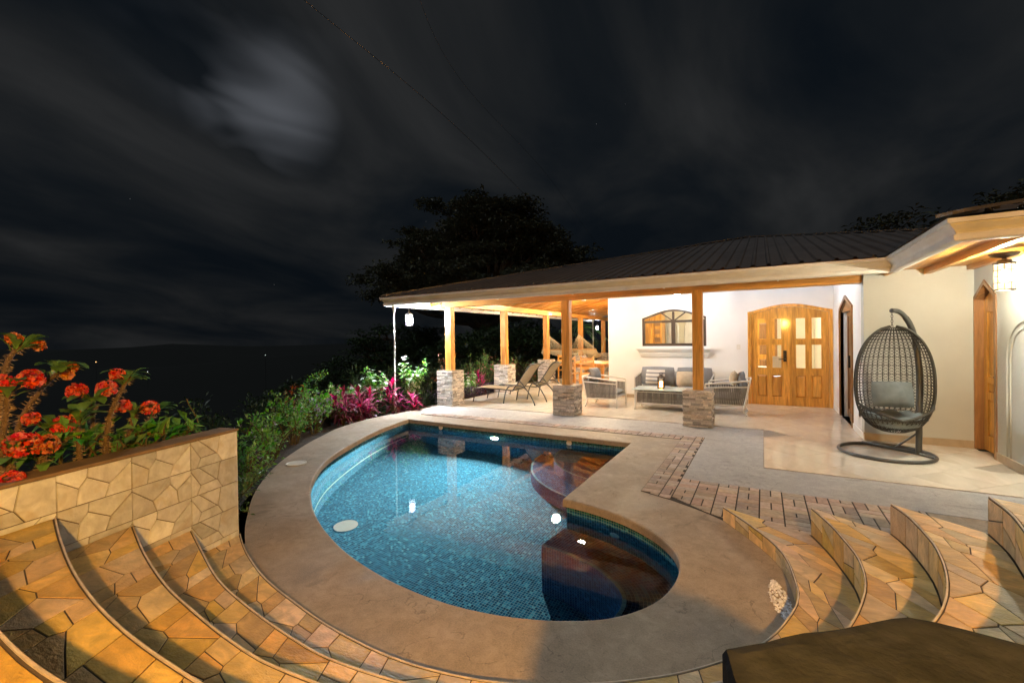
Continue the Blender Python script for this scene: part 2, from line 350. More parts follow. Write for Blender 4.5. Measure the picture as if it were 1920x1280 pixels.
    def build(s, name, mat, parent=None, loc=None, smooth=False, bevel=0., fix=False):
        base = WL[parent.name] if parent is not None else (Vector(loc) if loc is not None else Vector((0, 0, 0)))
        me = bpy.data.meshes.new(name); me.from_pydata([v-base for v in s.v], [], s.f)
        if s.uv:
            ul = me.uv_layers.new(name='UVMap')
            for pi, uvs in s.uv.items():
                for li, c in zip(me.polygons[pi].loop_indices, uvs): ul.data[li].uv = c
        if fix:
            import bmesh
            b = bmesh.new(); b.from_mesh(me); bmesh.ops.recalc_face_normals(b, faces=b.faces); b.to_mesh(me); b.free()
        if mat is not None: me.materials.append(M[mat] if isinstance(mat, str) else mat)
        if smooth: me.polygons.foreach_set('use_smooth', [True]*len(me.polygons))
        me.update()
        o = bpy.data.objects.new(name, me); COL.objects.link(o)
        if parent is not None: o.parent = parent
        else: o.location = base
        WL[o.name] = base.copy()
        if bevel:
            bm_ = o.modifiers.new('bevel', 'BEVEL'); bm_.width = bevel; bm_.segments = 2; bm_.limit_method = 'ANGLE'
        return o
def tag(o, label=None, cat=None, group=None, kind=None):
    if label: o['label'] = label
    if cat: o['category'] = cat
    if group: o['group'] = group
    if kind: o['kind'] = kind
    return o
def thing(name, label, cat, loc=(0, 0, 0), group=None):
    o = bpy.data.objects.new(name, None); COL.objects.link(o); o.location = loc; o.empty_display_size = .1; WL[o.name] = Vector(loc)
    return tag(o, label, cat, group)
def struct(o): o['kind'] = 'structure'; return o
def copy_tree(o, parent=None):
    c = o.copy(); COL.objects.link(c); c.parent = parent; WL[c.name] = WL[o.name]
    for ch in list(o.children): copy_tree(ch, c)
    return c
def cr(pts, n=8, closed=False):
    P = [Vector(p) if len(p) == 3 else Vector((p[0], p[1], 0)) for p in pts]; out = []; m = len(P)
    for i in range(m if closed else m-1):
        if closed: a, b, c, d = P[i-1], P[i], P[(i+1) % m], P[(i+2) % m]
        else: a, b, c, d = P[max(i-1, 0)], P[i], P[i+1], P[min(i+2, m-1)]
        for k in range(n):
            t = k/n; out.append(.5*((2*b)+(c-a)*t+(2*a-5*b+4*c-d)*t*t+(3*b-a-3*c+d)*t**3))
    if not closed: out.append(P[-1])
    return out
class Poly:
    """polyline read by arc length"""
    def __init__(s, pts):
        s.p = [V3(p) for p in pts]; s.c = [0]
        for a, b in zip(s.p, s.p[1:]): s.c.append(s.c[-1]+(b-a).length)
        s.L = s.c[-1]
    def at(s, d):
        d = max(0, min(s.L, d)); lo, hi = 0, len(s.c)-1
        while hi-lo > 1:
            m = (lo+hi)//2
            if s.c[m] <= d: lo = m
            else: hi = m
        t = (d-s.c[lo])/max(1e-9, s.c[hi]-s.c[lo]); return s.p[lo].lerp(s.p[hi], t)
    def fr(s, t): return s.at(t*s.L)
def clip(poly, a, b, c):
    out = []; n = len(poly)
    for i in range(n):
        p, q = poly[i], poly[(i+1) % n]; dp = a*p[0]+b*p[1]-c; dq = a*q[0]+b*q[1]-c
        if dp <= 0: out.append(p)
        if dp*dq < 0:
            t = dp/(dp-dq); out.append((p[0]+(q[0]-p[0])*t, p[1]+(q[1]-p[1])*t))
    return out
def area(p): return .5*sum(p[i][0]*p[(i+1) % len(p)][1]-p[(i+1) % len(p)][0]*p[i][1] for i in range(len(p)))
def inset(poly, d):
    if area(poly) < 0: poly = poly[::-1]
    out = list(poly); n = len(poly)
    for i in range(n):
        p, q = poly[i], poly[(i+1) % n]; ex, ey = q[0]-p[0], q[1]-p[1]; l = math.hypot(ex, ey)
        if l < 1e-6: continue
        a, b = ey/l, -ex/l; out = clip(out, a, b, a*p[0]+b*p[1]-d)
        if len(out) < 3: return []
    return out
def voronoi(w, h, seeds):
    cells = []
    for i, p in enumerate(seeds):
        c = [(0, 0), (w, 0), (w, h), (0, h)]
        for j, q in enumerate(seeds):
            if i == j: continue
            a, b = q[0]-p[0], q[1]-p[1]; c = clip(c, a, b, (q[0]**2+q[1]**2-p[0]**2-p[1]**2)/2)
            if len(c) < 3: break
        if len(c) >= 3: cells.append(c)
    return cells
def sub(poly, mx):
    out = []; n = len(poly)
    for i in range(n):
        p, q = poly[i], poly[(i+1) % n]; k = max(1, int(math.hypot(q[0]-p[0], q[1]-p[1])/mx+.5))
        out += [(p[0]+(q[0]-p[0])*t/k, p[1]+(q[1]-p[1])*t/k) for t in range(k)]
    return out
def piece(poly, fn, h, joint=.003, cham=.003, mx=9.):
    """one stone: foot ring, shoulder ring, top ring; fn(u,v,height)"""
    a = inset(poly, joint)
    if len(a) < 3 or abs(area(a)) < 1.5e-4: return None
    b = inset(a, cham)
    if len(b) != len(a): b = a
    a = sub(a, mx); b = sub(b, mx)
    if len(a) != len(b): b = a
    n = len(a); m = MB(); m.v = [Vector(fn(*p, 0)) for p in a]+[Vector(fn(*p, h*.72)) for p in a]+[Vector(fn(*p, h)) for p in b]
    for r in (0, 1):
        for i in range(n):
            j = (i+1) % n; m.f.append((r*n+i, r*n+j, (r+1)*n+j, (r+1)*n+i))
    m.f.append(tuple(2*n+i for i in range(n))); return m

# ------------------------------------------------------------------ terrain
def ground_h(x, y):
    d = max(0., -8.2-x); e = max(0., y-20); f = max(0., -3-y)
    near = -1.7-.34*min(d, 60)-.10*max(0, min(d-60, 300))-.12*min(e, 40)-.15*min(f, 20)
    r = math.hypot(x, y)
    hills = 0
    if r > 300: hills = (noise.noise(Vector((x*.0014, y*.0014, 3.)))*62+noise.noise(Vector((x*.005, y*.005, 9.)))*9)*min(1, (r-300)/900)
    if x > 3 and y > 16: near = -1.7+min(1.2, (x-3)*.1)
    return near+hills
def terrain():
    mb = MB(); rings = [0, 3, 6, 9, 12, 16, 22, 30, 42, 60, 85, 120, 180, 270, 400, 600, 850, 1150, 1500, 2000, 2700, 3600, 5000, 8000]; n = 96
    mb.v.append(Vector((0, 5, ground_h(0, 5))))
    for r in rings[1:]:
        for k in range(n):
            t = 2*math.pi*k/n; x, y = r*math.cos(t), 5+r*math.sin(t); mb.v.append(Vector((x, y, ground_h(x, y))))
    for k in range(n): mb.f.append((0, 1+k, 1+(k+1) % n))
    for i in range(len(rings)-2):
        o = 1+i*n
        for k in range(n): mb.f.append((o+k, o+n+k, o+n+(k+1) % n, o+(k+1) % n))
    struct(mb.build('ground', 'grass', smooth=True))
terrain()

# ------------------------------------------------------------------ pool outline (clockwise from the far left corner)
LOBE = cr([(-1.74, 4.02), (-1.42, 3.97), (-1.09, 3.86), (-.82, 3.69), (-.63, 3.49), (-.53, 3.27), (-.51, 3.03), (-.55, 2.79), (-.645, 2.59), (-.78, 2.43), (-.94, 2.32), (-1.15, 2.22), (-1.40, 2.145), (-1.68, 2.105),
           (-2.02, 2.11), (-2.38, 2.16), (-2.80, 2.265), (-3.26, 2.44), (-3.68, 2.65), (-4.05, 2.88), (-4.45, 3.18), (-4.95, 3.68), (-5.33, 4.24), (-5.80, 5.20), (-6.07, 6.0), (-6.2, 6.63)], 4)
POOL = [Vector((-6.2+4.46*k/12, 6.63-.02*k/12, 0)) for k in range(12)]+[Vector((-1.74, 6.61-2.59*k/8, 0)) for k in range(8)]+LOBE[:-1]
def offset(pts, d, closed=True):
    """to the left of the direction of travel for d>0 (outside of a clockwise loop)"""
    out = []; n = len(pts)
    for i in range(n):
        a = pts[i-1] if closed or i > 0 else pts[i]; c = pts[(i+1) % n] if closed or i < n-1 else pts[i]
        e1 = (pts[i]-a); e2 = (c-pts[i])
        if e1.length < 1e-6: e1 = e2
        if e2.length < 1e-6: e2 = e1
        e1 = e1.normalized(); e2 = e2.normalized(); n1 = Vector((-e1.y, e1.x, 0)); n2 = Vector((-e2.y, e2.x, 0)); b = n1+n2
        b = b.normalized() if b.length > 1e-4 else n1
        out.append(pts[i]+b*(d/max(.5, b.dot(n1))))
    return out
ZW, ZF = -.15, -1.35
wallline = offset(POOL, .03)
def pool():
    # deck slab with the pool opening
    outer = cr([(-6.82, 8.2), (-6.90, 7.26), (-6.98, 6.43), (-6.80, 5.49), (-6.45, 4.80), (-6.12, 4.25), (-5.51, 3.44), (-4.74, 2.71), (-3.99, 2.19), (-3.6, 1.97)], 6)
    outer = [(-6.82, 8.62)]+[(p.x, p.y) for p in outer]+[(-3.3, 1.60), (-2.4, 1.3), (-1.2, 1.2), (0, 1.6), (.5, 2.6), (.6, 3.3), (1.2, 3.2), (4.2, 3.2), (4.2, 8.2), (.1, 8.2), (.1, 8.62)]
    # the pool side of the coping has a rounded arris
    hole = [(p.x, p.y) for p in offset(POOL, .016)]; hole2 = [(p.x, p.y) for p in POOL]
    mb = MB(); loops = [outer, hole]; flat = outer+hole; tris = tessellate_polygon([[Vector((p[0], p[1], 0)) for p in l] for l in loops])
    mb.add([(x, y, 0) for x, y in flat], [t if area([flat[i] for i in t]) > 0 else t[::-1] for t in tris])
    n = len(hole)
    def ring(a, za, b, zb):
        mb.add([(x, y, za) for x, y in a]+[(x, y, zb) for x, y in b], [(i, (i+1) % n, n+(i+1) % n, n+i) for i in range(n)])
    mid = [(p.x, p.y) for p in offset(POOL, .004)]
    ring(hole, 0, mid, -.005); ring(mid, -.005, hole2, -.016); ring(hole2, -.016, hole2, -.075); ring(hole2, -.075, [(p.x, p.y) for p in wallline], -.075)
    m = len(outer); mb.add([(x, y, 0) for x, y in outer]+[(x, y, -.32) for x, y in outer], [(i, (i+1) % m, m+(i+1) % m, m+i) for i in range(m)])
    o = mb.build('pool_deck', 'concrete', fix=True); struct(o)
    # basin
    mb = MB(); W = wallline+[wallline[0]]; c = [0]
    for a, b in zip(W, W[1:]): c.append(c[-1]+(b-a).length)
    mb.strip([(p.x, p.y, ZF) for p in W], [(p.x, p.y, -.30) for p in W], [(d, ZF) for d in c], [(d, -.30) for d in c])
    fl = [(p.x, p.y) for p in wallline]; tr = tessellate_polygon([[Vector((x, y, 0)) for x, y in fl]])
    o0 = len(mb.v); mb.v += [Vector((x, y, ZF)) for x, y in fl]
    for t in tr:
        mb.f.append(tuple(o0+i for i in t)); mb.uv[len(mb.f)-1] = [fl[i] for i in t]
    basin = struct(mb.build('pool_basin', 'mosaic'))
    mb = MB(); mb.strip([(p.x, p.y, -.30) for p in W], [(p.x, p.y, -.075) for p in W], [(d, -.30) for d in c], [(d, -.075) for d in c])
    mb.build('waterline_tiles', 'mosaic', basin)
    # seat ledges under water
    def ledge(line, width, z, name, mat, lo=0, hi=1e9):
        A = [p for p in line]; n = len(A); B = offset(A, -width, False)
        for i in range(n):
            t = i/(n-1); k = min(1, (1-t)*5); B[i] = A[i].lerp(B[i], max(.02, k**.6))
        d = [0]
        for a, b in zip(B, B[1:]): d.append(d[-1]+(b-a).length)
        mb = MB(); mb.strip([(p.x, p.y, z) for p in A], [(p.x, p.y, z) for p in B], [(q, 0) for q in d], [(q, width) for q in d])
        mb.strip([(p.x, p.y, z) for p in B], [(p.x, p.y, ZF) for p in B], [(q, 0) for q in d], [(q, z-ZF) for q in d])
        l = mb.build(name, mat, basin)
        B2 = offset(B, .03, False); mb = MB()
        mb.strip([(p.x, p.y, z+.004) for p in B2], [(p.x, p.y, z+.004) for p in B], [(q, 0) for q in d], [(q, .027) for q in d])
        mb.strip([(p.x, p.y, z+.004) for p in B], [(p.x, p.y, z-.026) for p in B], [(q, 0) for q in d], [(q, .027) for q in d])
        mb.build('ledge_nosing', 'mosaic_mid', l)
    wl = offset(LOBE, .028, False)
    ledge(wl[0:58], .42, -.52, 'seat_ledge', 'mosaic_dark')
    # band of pale tiles along the curved wall
    bl = offset(LOBE, .024, False)[64:]; d = [0]
    for a, b in zip(bl, bl[1:]): d.append(d[-1]+(b-a).length)
    MB().strip([(p.x, p.y, -1.027) for p in bl], [(p.x, p.y, -.973) for p in bl], [(q, 0) for q in d], [(q, .054) for q in d]).build('pale_tile_band', 'mosaic_light', basin)
    # quarter-round entry steps in the far right corner
    for r, z in ((1.20, -.50), (1.55, -.90)):
        mb = MB(); n = 24; arc = [(-1.71-r*math.cos(math.pi/2*k/n), 6.64-r*math.sin(math.pi/2*k/n)) for k in range(n+1)]; d = [r*math.pi/2*k/n for k in range(n+1)]
        o1 = len(mb.v); mb.v.append(Vector((-1.71, 6.64, z))); mb.v += [Vector((x, y, z)) for x, y in arc]
        for k in range(n): mb.f.append((o1, o1+1+k, o1+2+k)); mb.uv[len(mb.f)-1] = [(-1.71, 6.64), arc[k], arc[k+1]]
        mb.strip([(x, y, z) for x, y in arc], [(x, y, ZF) for x, y in arc], [(q, 0) for q in d], [(q, z-ZF) for q in d])
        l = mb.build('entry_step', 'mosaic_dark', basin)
        arc2 = [(-1.71-(r-.03)*math.cos(math.pi/2*k/n), 6.64-(r-.03)*math.sin(math.pi/2*k/n)) for k in range(n+1)]
        MB().strip([(x, y, z+.004) for x, y in arc2], [(x, y, z+.004) for x, y in arc], [(q, 0) for q in d], [(q, .027) for q in d]).build('step_nosing', 'mosaic_mid', l)
    # fittings
    def disc(c, nrm, r, th, mat, name, par, n=20):
        nrm = Vector(nrm); a = nrm.orthogonal().normalized(); b = nrm.cross(a); c = Vector(c); mb = MB()
        for rr, h in ((r, 0), (r, th*.6), (r*.86, th), (r*.5, th*1.05)):
            mb.v += [c+(a*math.cos(2*math.pi*k/n)+b*math.sin(2*math.pi*k/n))*rr+nrm*h for k in range(n)]
        for i in range(3): mb.f += [(i*n+k, i*n+(k+1) % n, (i+1)*n+(k+1) % n, (i+1)*n+k) for k in range(n)]
        mb.f.append(tuple(3*n+k for k in range(n))); return mb.build(name, mat, par)
    ring_ = disc((-4.16, 6.645, -.25), (0, -1, 0), .09, .02, 'white_plastic', 'pool_light', basin)
    disc((-4.16, 6.62, -.25), (0, -1, 0), .07, .012, emit('pool_light_lens', (1, .78, .42), 60), 'lens', ring_)
    for loc_, rz_, en in (((-4.16, 6.595, -.25), R(180), 205),):
        ld = bpy.data.lights.new('pool_beam', 'AREA'); ld.shape = 'DISK'; ld.size = .13; ld.energy = en; ld.spread = R(150 if en > 100 else 112); ld.color = (1, .93, .78)
        lo = bpy.data.objects.new('pool_beam', ld); COL.objects.link(lo); lo.parent = basin; lo.location = loc_; lo.rotation_euler = (R(90 if en > 100 else 74), 0, rz_)
    for x, z in ((-5.4, -.10), (-2.75, -.115)): disc((x, 6.648, z), (0, -1, 0), .045, .012, 'white_plastic', 'return_inlet', basin)
    dr = disc((-4.35, 3.55, ZF+.004), (0, 0, 1), .14, .006, 'white_plastic', 'drain_cover', basin)
    disc((-1.19, 3.925, -.30), (-.3, -.954, 0), .05, .008, 'white_plastic', 'drain_cover', basin)
    # water
    w = offset(POOL, .027); fl = [(p.x, p.y) for p in w]
    mb = MB(); tr = tessellate_polygon([[Vector((x, y, 0)) for x, y in fl]]); 
    up = [t if area([fl[i] for i in t]) > 0 else t[::-1] for t in tr]; mb.add([(x, y, ZW) for x, y in fl], up)
    struct(mb.build('pool_water', 'water'))
    sk = MB().lathe([(.125, .002), (.125, .012), (.112, .014), (.108, .010), (0, .011)], (-5.31, 3.57, 0), 32).build('skimmer_lid', 'white_plastic', loc=(-5.31, 3.57, 0), smooth=False)
    tag(sk, 'round off-white skimmer lid set in the pool coping', 'lid')
pool()

# ------------------------------------------------------------------ brick band
def bricks():
    reg = [(-1.11, 7.44), (-6.35, 7.44), (-6.35, 7.16), (-1.11, 7.16)]
    regs = [[(-6.35, 7.16), (-1.11, 7.16), (-1.11, 7.44), (-6.35, 7.44)], [(-1.11, 4.59), (-.80, 4.475), (-.80, 7.44), (-1.11, 7.44)],
            [(-.80, 4.475), (-.60, 4.37), (-.43, 4.27), (-.25, 4.13), (1.25, 3.2), (1.25, 5.19), (-.80, 5.19)]]
    bed = MB()
    for r in regs: bed.prism(r, .0005, .004)
    band = struct(bed.build('brick_path', 'sand')); cache = {}; S = .19
    for ri, r in enumerate(regs):
        x0, x1 = min(p[0] for p in r), max(p[0] for p in r); y0, y1 = min(p[1] for p in r), max(p[1] for p in r)
        if ri == 2: y0 = 3.9; x1 = 1.24
        nx = int((x1-x0)/S+.99); ny = int((y1-y0)/S+.99)
        for i in range(nx):
            for j in range(ny):
                bx0, by1 = x0+i*S, y1-j*S; by0 = by1-S
                if (i+j+ri) % 2: rs = [(0, 0, S, S/2), (0, S/2, S, S)] if random.random() < .7 else [(0, 0, S, S/2), (0, S/2, S/2, S), (S/2, S/2, S, S)]
                else: rs = [(0, 0, S/2, S), (S/2, 0, S, S)] if random.random() < .5 else [(0, 0, S, S/2), (0, S/2, S/2, S), (S/2, S/2, S, S)]
                for a, b, c, d in rs:
                    q = [(bx0+a, by0+b), (bx0+c, by0+b), (bx0+c, by0+d), (bx0+a, by0+d)]; full = q
                    if ri == 2:
                        # cut along the coping and the ends of the steps
                        for (px, py), (qx, qy) in zip(r[:4], r[1:5]):
                            A, B = (qy-py), -(qx-px); q = clip(q, A, B, A*px+B*py)
                            if len(q) < 3: break
                        if len(q) >= 3: q = clip(q, 1, 0, 1.24)
                    else:
                        q = clip(q, 1, 0, x1); q = clip(q, -1, 0, -x0); q = clip(q, 0, 1, y1) if len(q) > 2 else q
                        if ri == 1 and len(q) > 2: q = clip(q, -.115, -.31, -(.115*-1.11+.31*4.59))
                        elif len(q) > 2: q = clip(q, 0, -1, -y0)
                    if len(q) < 3 or abs(area(q)) < .0025: continue
                    dz = random.uniform(-.0012, .0012)
                    pm = piece(q, lambda u, v, h: (u, v, .004+h), .0055+dz, .0060, .001)
                    if pm: pm.build('brick', 'brick', band)
bricks()
MB().prism([(-.795, 5.195), (4.2, 5.195), (4.2, 6.045), (-.005, 6.045), (-.005, 8.44), (-6.7, 8.44), (-6.7, 7.445), (-.795, 7.445)], .0005, .004).build('concrete_path', 'grey_concrete')['kind'] = 'structure'

# ------------------------------------------------------------------ polished floor tiles, laid on the diagonal
def patio():
    reg = [(-6.78, 8.45), (0, 8.45), (0, 6.05), (3.9, 6.05), (3.9, 7.0), (2.5, 7.0), (2.5, 8.3), (1.31, 8.3), (1.31, 11.5), (-3.59, 11.5), (-3.59, 12.6), (-6.78, 12.6)]
    g = MB().prism(reg, .0012, .007); pat = struct(g.build('patio_floor', 'tile_grout'))
    far = MB().prism([(-6.78, 12.6), (-3.59, 12.6), (-3.59, 21), (-6.78, 21)], .0012, .011).build('far_paving', 'tile', pat)
    # step down edge of the slab towards the garden
    MB().bx(-6.84, -6.785, 8.62, 21, -.35, .010).build('slab_edge', 'concrete', pat)
    S = .50; k = math.sqrt(.5); n = 0
    for i in range(-40, 60):
        for j in range(-40, 60):
            cx, cy = (i-j)*S*k, (i+j)*S*k+6.05
            if not (-7.2 < cx < 4.3 and 5.6 < cy < 13.1): continue
            q = list(reg)
            for sx, sy in ((1, 1), (1, -1), (-1, 1), (-1, -1)):
                a, b = sx*k, sy*k; q = clip(q, a, b, a*cx+b*cy+S/2)
                if len(q) < 3: break
            if len(q) < 3 or abs(area(q)) < .004: continue
            n += 1
            pm = piece(q, lambda u, v, h: (u, v, .007+h), .006, .0018, .001)
            if pm: pm.build('floor_tile', 'tile', pat)
patio()

# ------------------------------------------------------------------ curved steps round the pool
ZS = [0, .12, .32, .51, .71, .91]
NL = {1: [(-3.52, 1.89), (-3.29, 1.79), (-3.07, 1.71), (-2.73, 1.61), (-2.33, 1.54), (-1.90, 1.49), (-1.40, 1.50), (-.90, 1.64), (-.42, 1.95), (-.12, 2.26), (.02, 2.48), (.12, 2.75), (.16, 2.94), (.155, 3.12), (.12, 3.41), (.04, 3.64), (-.12, 3.91), (-.31, 4.18)],
      2: [(-3.41, 1.51), (-3.0, 1.385), (-2.6, 1.27), (-2.29, 1.215), (-1.86, 1.17), (-1.48, 1.165), (-1.0, 1.26), (-.5, 1.50), (-.05, 1.87), (.20, 2.18), (.31, 2.37), (.40, 2.64), (.45, 2.88), (.46, 3.14), (.43, 3.36), (.38, 3.62), (.30, 3.89)],
      3: [(-3.29, 1.15), (-2.82, 1.03), (-2.4, .945), (-2.13, .91), (-1.71, .875), (-1.39, .88), (-.9, .97), (-.4, 1.21), (.05, 1.55), (.38, 1.95), (.54, 2.2), (.64, 2.43), (.71, 2.69), (.75, 2.96), (.755, 3.16), (.74, 3.43), (.70, 3.62)],
      4: [(-3.17, .79), (-2.78, .71), (-2.31, .63), (-1.86, .585), (-1.44, .58), (-1.1, .61), (-.6, .76), (-.1, 1.0), (.4, 1.45), (.75, 1.95), (.92, 2.4), (1.01, 2.85), (1.045, 3.08), (1.05, 3.32)],
      5: [(-3.05, .42), (-2.6, .37), (-2.1, .32), (-1.64, .30), (-1.22, .32), (-.7, .42), (-.2, .62), (.35, 1.0), (.85, 1.6), (1.15, 2.2), (1.30, 2.75), (1.36, 3.12)],
      6: [(-2.9, -1.5), (-1.5, -1.6), (0, -1.5), (1.4, -1.2), (2.6, .2), (2.9, 1.8), (2.9, 2.6)]}
NOSE = {k: Poly(cr(v, 6)) for k, v in NL.items()}
random.seed(21)
def pattern(w, h, n, seed):
    r = random.Random(seed); pts = []
    while len(pts) < n:
        p = (r.uniform(.06, .94)*w, r.uniform(.06, .94)*h)
        if all(math.hypot(p[0]-q[0], p[1]-q[1]) > .36*math.sqrt(w*h/n)*1.7 for q in pts) or r.random() < .02: pts.append(p)
    return voronoi(w, h, pts)
TW, TH = .365, .19
PAT = [pattern(TW, .36, 5, s) for s in (5, 12, 31)]
WPAT = [pattern(TW, TH, 5, s) for s in (4, 9)]
STEP_LAB = {1: 'lowest curved stone-tiled step, just above the pool coping', 2: 'second curved stone-tiled step up from the pool', 3: 'third curved stone-tiled step up from the pool', 4: 'fourth curved stone-tiled step up from the pool', 5: 'top stone-tiled landing at the lower left corner'}
def steps():
    for k in range(1, 6):
        A, B = NOSE[k], NOSE[k+1]; z = ZS[k]; n = 90; H = .0035
        a = [A.fr(i/n) for i in range(n+1)]; b = [B.fr(i/n) for i in range(n+1)]
        mb = MB(); mb.strip([(p.x, p.y, z-H) for p in a], [(p.x, p.y, z-H) for p in b])
        mb.strip([(p.x, p.y, ZS[k-1]-.02) for p in a], [(p.x, p.y, z-H) for p in a])
        for i in (0, n): mb.add([(a[i].x, a[i].y, -.02), (b[i].x, b[i].y, -.02), (b[i].x, b[i].y, z-H), (a[i].x, a[i].y, z-H)], [(0, 1, 2, 3)])
        st = struct(mb.build('stone_step', 'grout', loc=(a[0].x, a[0].y, 0))); tag(st, STEP_LAB[k])
        # tread stones
        L = A.L; W = .36 if k < 5 else 1.9; nt = int(L/TW)
        def fn(u, v, h):
            p = A.fr(u/L).lerp(B.fr(u/L), min(1, v/W)); return (p.x, p.y, z-H+h)
        rows = 1 if k < 5 else 5
        for i in range(nt):
            for r in range(rows):
                cells = PAT[(i+k) % 3] if (i*3+k) % 2 else [[(TW-x, y) for x, y in c][::-1] for c in PAT[(i+k+r) % 3]]
                sc = L/nt/TW
                for c in cells:
                    q = [(i*L/nt+x*sc, .012+y*(W/rows-.02)/.36+r*W/rows) for x, y in c]
                    cu = sum(p[0] for p in q)/len(q); cv = sum(p[1] for p in q)/len(q)
                    if not inview(fn(cu, cv, 0), 600): continue
                    pm = piece(q, fn, H+random.uniform(-.0008, .0006), .0033, .0012, .12)
                    if pm: pm.build('stone', 'stone', st)
        # nosing strip along the edge
        mb = MB(); w = .006
        a2 = offset(a, -w, False)
        if (a2[30]-b[30]).length > (a[30]-b[30]).length: a2 = offset(a, w, False)
        mb.strip([(p.x, p.y, z+.002) for p in a], [(p.x, p.y, z+.002) for p in a2]); mb.strip([(p.x, p.y, z+.002) for p in a], [(p.x, p.y, z-.008) for p in a]); mb.strip([(p.x, p.y, z+.002) for p in a2], [(p.x, p.y, z-.006) for p in a2])
        mb.build('nosing', 'nosing', st)
        # riser tiles: upright slabs, seen on the right-hand flight
        hr = ZS[k]-ZS[k-1]; RW = .17
        d0 = L*.45; m = int((L-d0)/RW); side = 1
        out = offset(a, .01, False); sgn = 1 if (out[60]-b[60]).length > (a[60]-b[60]).length else -1
        def fr(u, v, h):
            p = A.fr(u/L); q = A.fr(min(1, u/L+.004)); p0 = A.fr(max(0, u/L-.004)); d = (q-p0).normalized(); nn = Vector((-d.y, d.x, 0))*sgn
            return (p.x+nn.x*h, p.y+nn.y*h, ZS[k-1]+v)
        for i in range(m):
            u0, u1 = d0+i*(L-d0)/m, d0+(i+1)*(L-d0)/m
            if not inview(fr((u0+u1)/2, hr/2, 0), 500): continue
            cut = random.uniform(.3, .7); qs = [[(u0, 0), (u1, 0), (u1, hr-.009), (u0, hr-.009)]]
            if random.random() < .55:
                c1, c2 = random.uniform(.25, .75)*hr, random.uniform(.25, .75)*hr
                qs = [[(u0, 0), (u1, 0), (u1, c2), (u0, c1)], [(u0, c1), (u1, c2), (u1, hr-.009), (u0, hr-.009)]]
            for q in qs:
                pm = piece(q, fr, .004, .0036, .0012, .09)
                if pm: pm.build('riser_stone', 'stone', st)
steps()

# ------------------------------------------------------------------ planter wall at the left
PA = Vector((-3.13, .59, 0)); PD = Vector((-.28057, .95983, 0)); PN = Vector((-.95983, -.28057, 0))   # PN points into the bed
def wp(s, o, z): p = PA+PD*s+PN*o; return (p.x, p.y, z)
def planter():
    t = thing('planter_wall', 'low planter wall faced with cream crazy-paved stone tiles beside the steps', 'wall', wp(.4, 0, .12))
    E_ = 1.335
    mb = MB(); mb.prism([(-2.2, 0), (E_, 0), (E_, .92), (-2.2, .92)], .012, .17, lambda u, v, w: wp(u, w, v)); mb.build('wall_core', 'wall_grout', t, fix=True)
    mb = MB(); mb.prism([(-2.2, -.004), (E_+.012, -.004), (E_+.012, .172), (-2.2, .172)], .92, .938, lambda u, v, w: wp(u, v, w)); mb.build('cap', 'cap', t, bevel=.004, fix=True)
    mb = MB(); mb.prism([(.012, 0), (.17, 0), (.17, .92), (.012, .92)], E_, E_+.010, lambda u, v, w: wp(w, u, v)); mb.build('end_face', 'wall_stone', t, fix=True)
    cols = [(.96, E_), (.585, .96), (.22, .585), (-.145, .22), (-.51, -.145), (-.875, -.51)]
    for ci, (s0, s1) in enumerate(cols):
        for r in range(5):
            z1 = .918-r*TH; z0 = max(0, z1-TH)
            if z1 < .02: continue
            low = ZS[min(4, ci+1)]
            if z1 < low: continue
            cells = WPAT[(ci//1) % 2] if ci < 2 else WPAT[(ci+1) % 2]
            for c in cells:
                if r % 2: c = [(TW-x, y) for x, y in c][::-1] if ci % 2 else c
                q = [(s0+x*(s1-s0)/TW, z0+y*(z1-z0)/TH) for x, y in c]
                pm = piece(q, lambda u, v, h: wp(u, .012-h*.75, v), .012+random.uniform(-.003, .002), .0024, .0018)
                if pm: pm.build('stone', 'wall_stone', t)
    # soil behind the wall
    mb = MB(); n = 14; o = 0
    for i in range(n+1):
        for j in range(n+1):
            s, w = -2.2+(E_+2.2)*i/n, .17+1.5*j/n; x, y, _ = wp(s, w, 0); mb.v.append(Vector((x, y, .80+.05*noise.noise(Vector((x*5, y*5, 0)))-.5*max(0, w-.7))))
    for i in range(n):
        for j in range(n): mb.f.append((i*(n+1)+j, (i+1)*(n+1)+j, (i+1)*(n+1)+j+1, i*(n+1)+j+1))
    struct(mb.build('planter_soil', 'soil', smooth=True))
    # garden bed outside the coping
    line = cr([(-4.0, 1.7), (-4.85, 2.60), (-5.60, 3.36), (-6.22, 4.2), (-6.58, 4.85), (-6.92, 5.5), (-7.06, 6.43), (-6.96, 7.3), (-6.86, 8.5), (-6.86, 12), (-6.86, 21)], 6)
    out = offset(line, .01, False); sg = 1 if out[10].x < line[10].x else -1
    mb = MB(); rows = []
    for d, z in ((-.10, -.07), (.5, -.10), (1.3, -.35), (2.6, -1.1), (5, -3.6)):
        rows.append([(p.x, p.y, z+.06*noise.noise(Vector((p.x*2, p.y*2, d)))) for p in offset(line, d*sg, False)])
    for a, b in zip(rows, rows[1:]): mb.strip(a, b)
    struct(mb.build('garden_bed', 'soil', smooth=True))
planter()
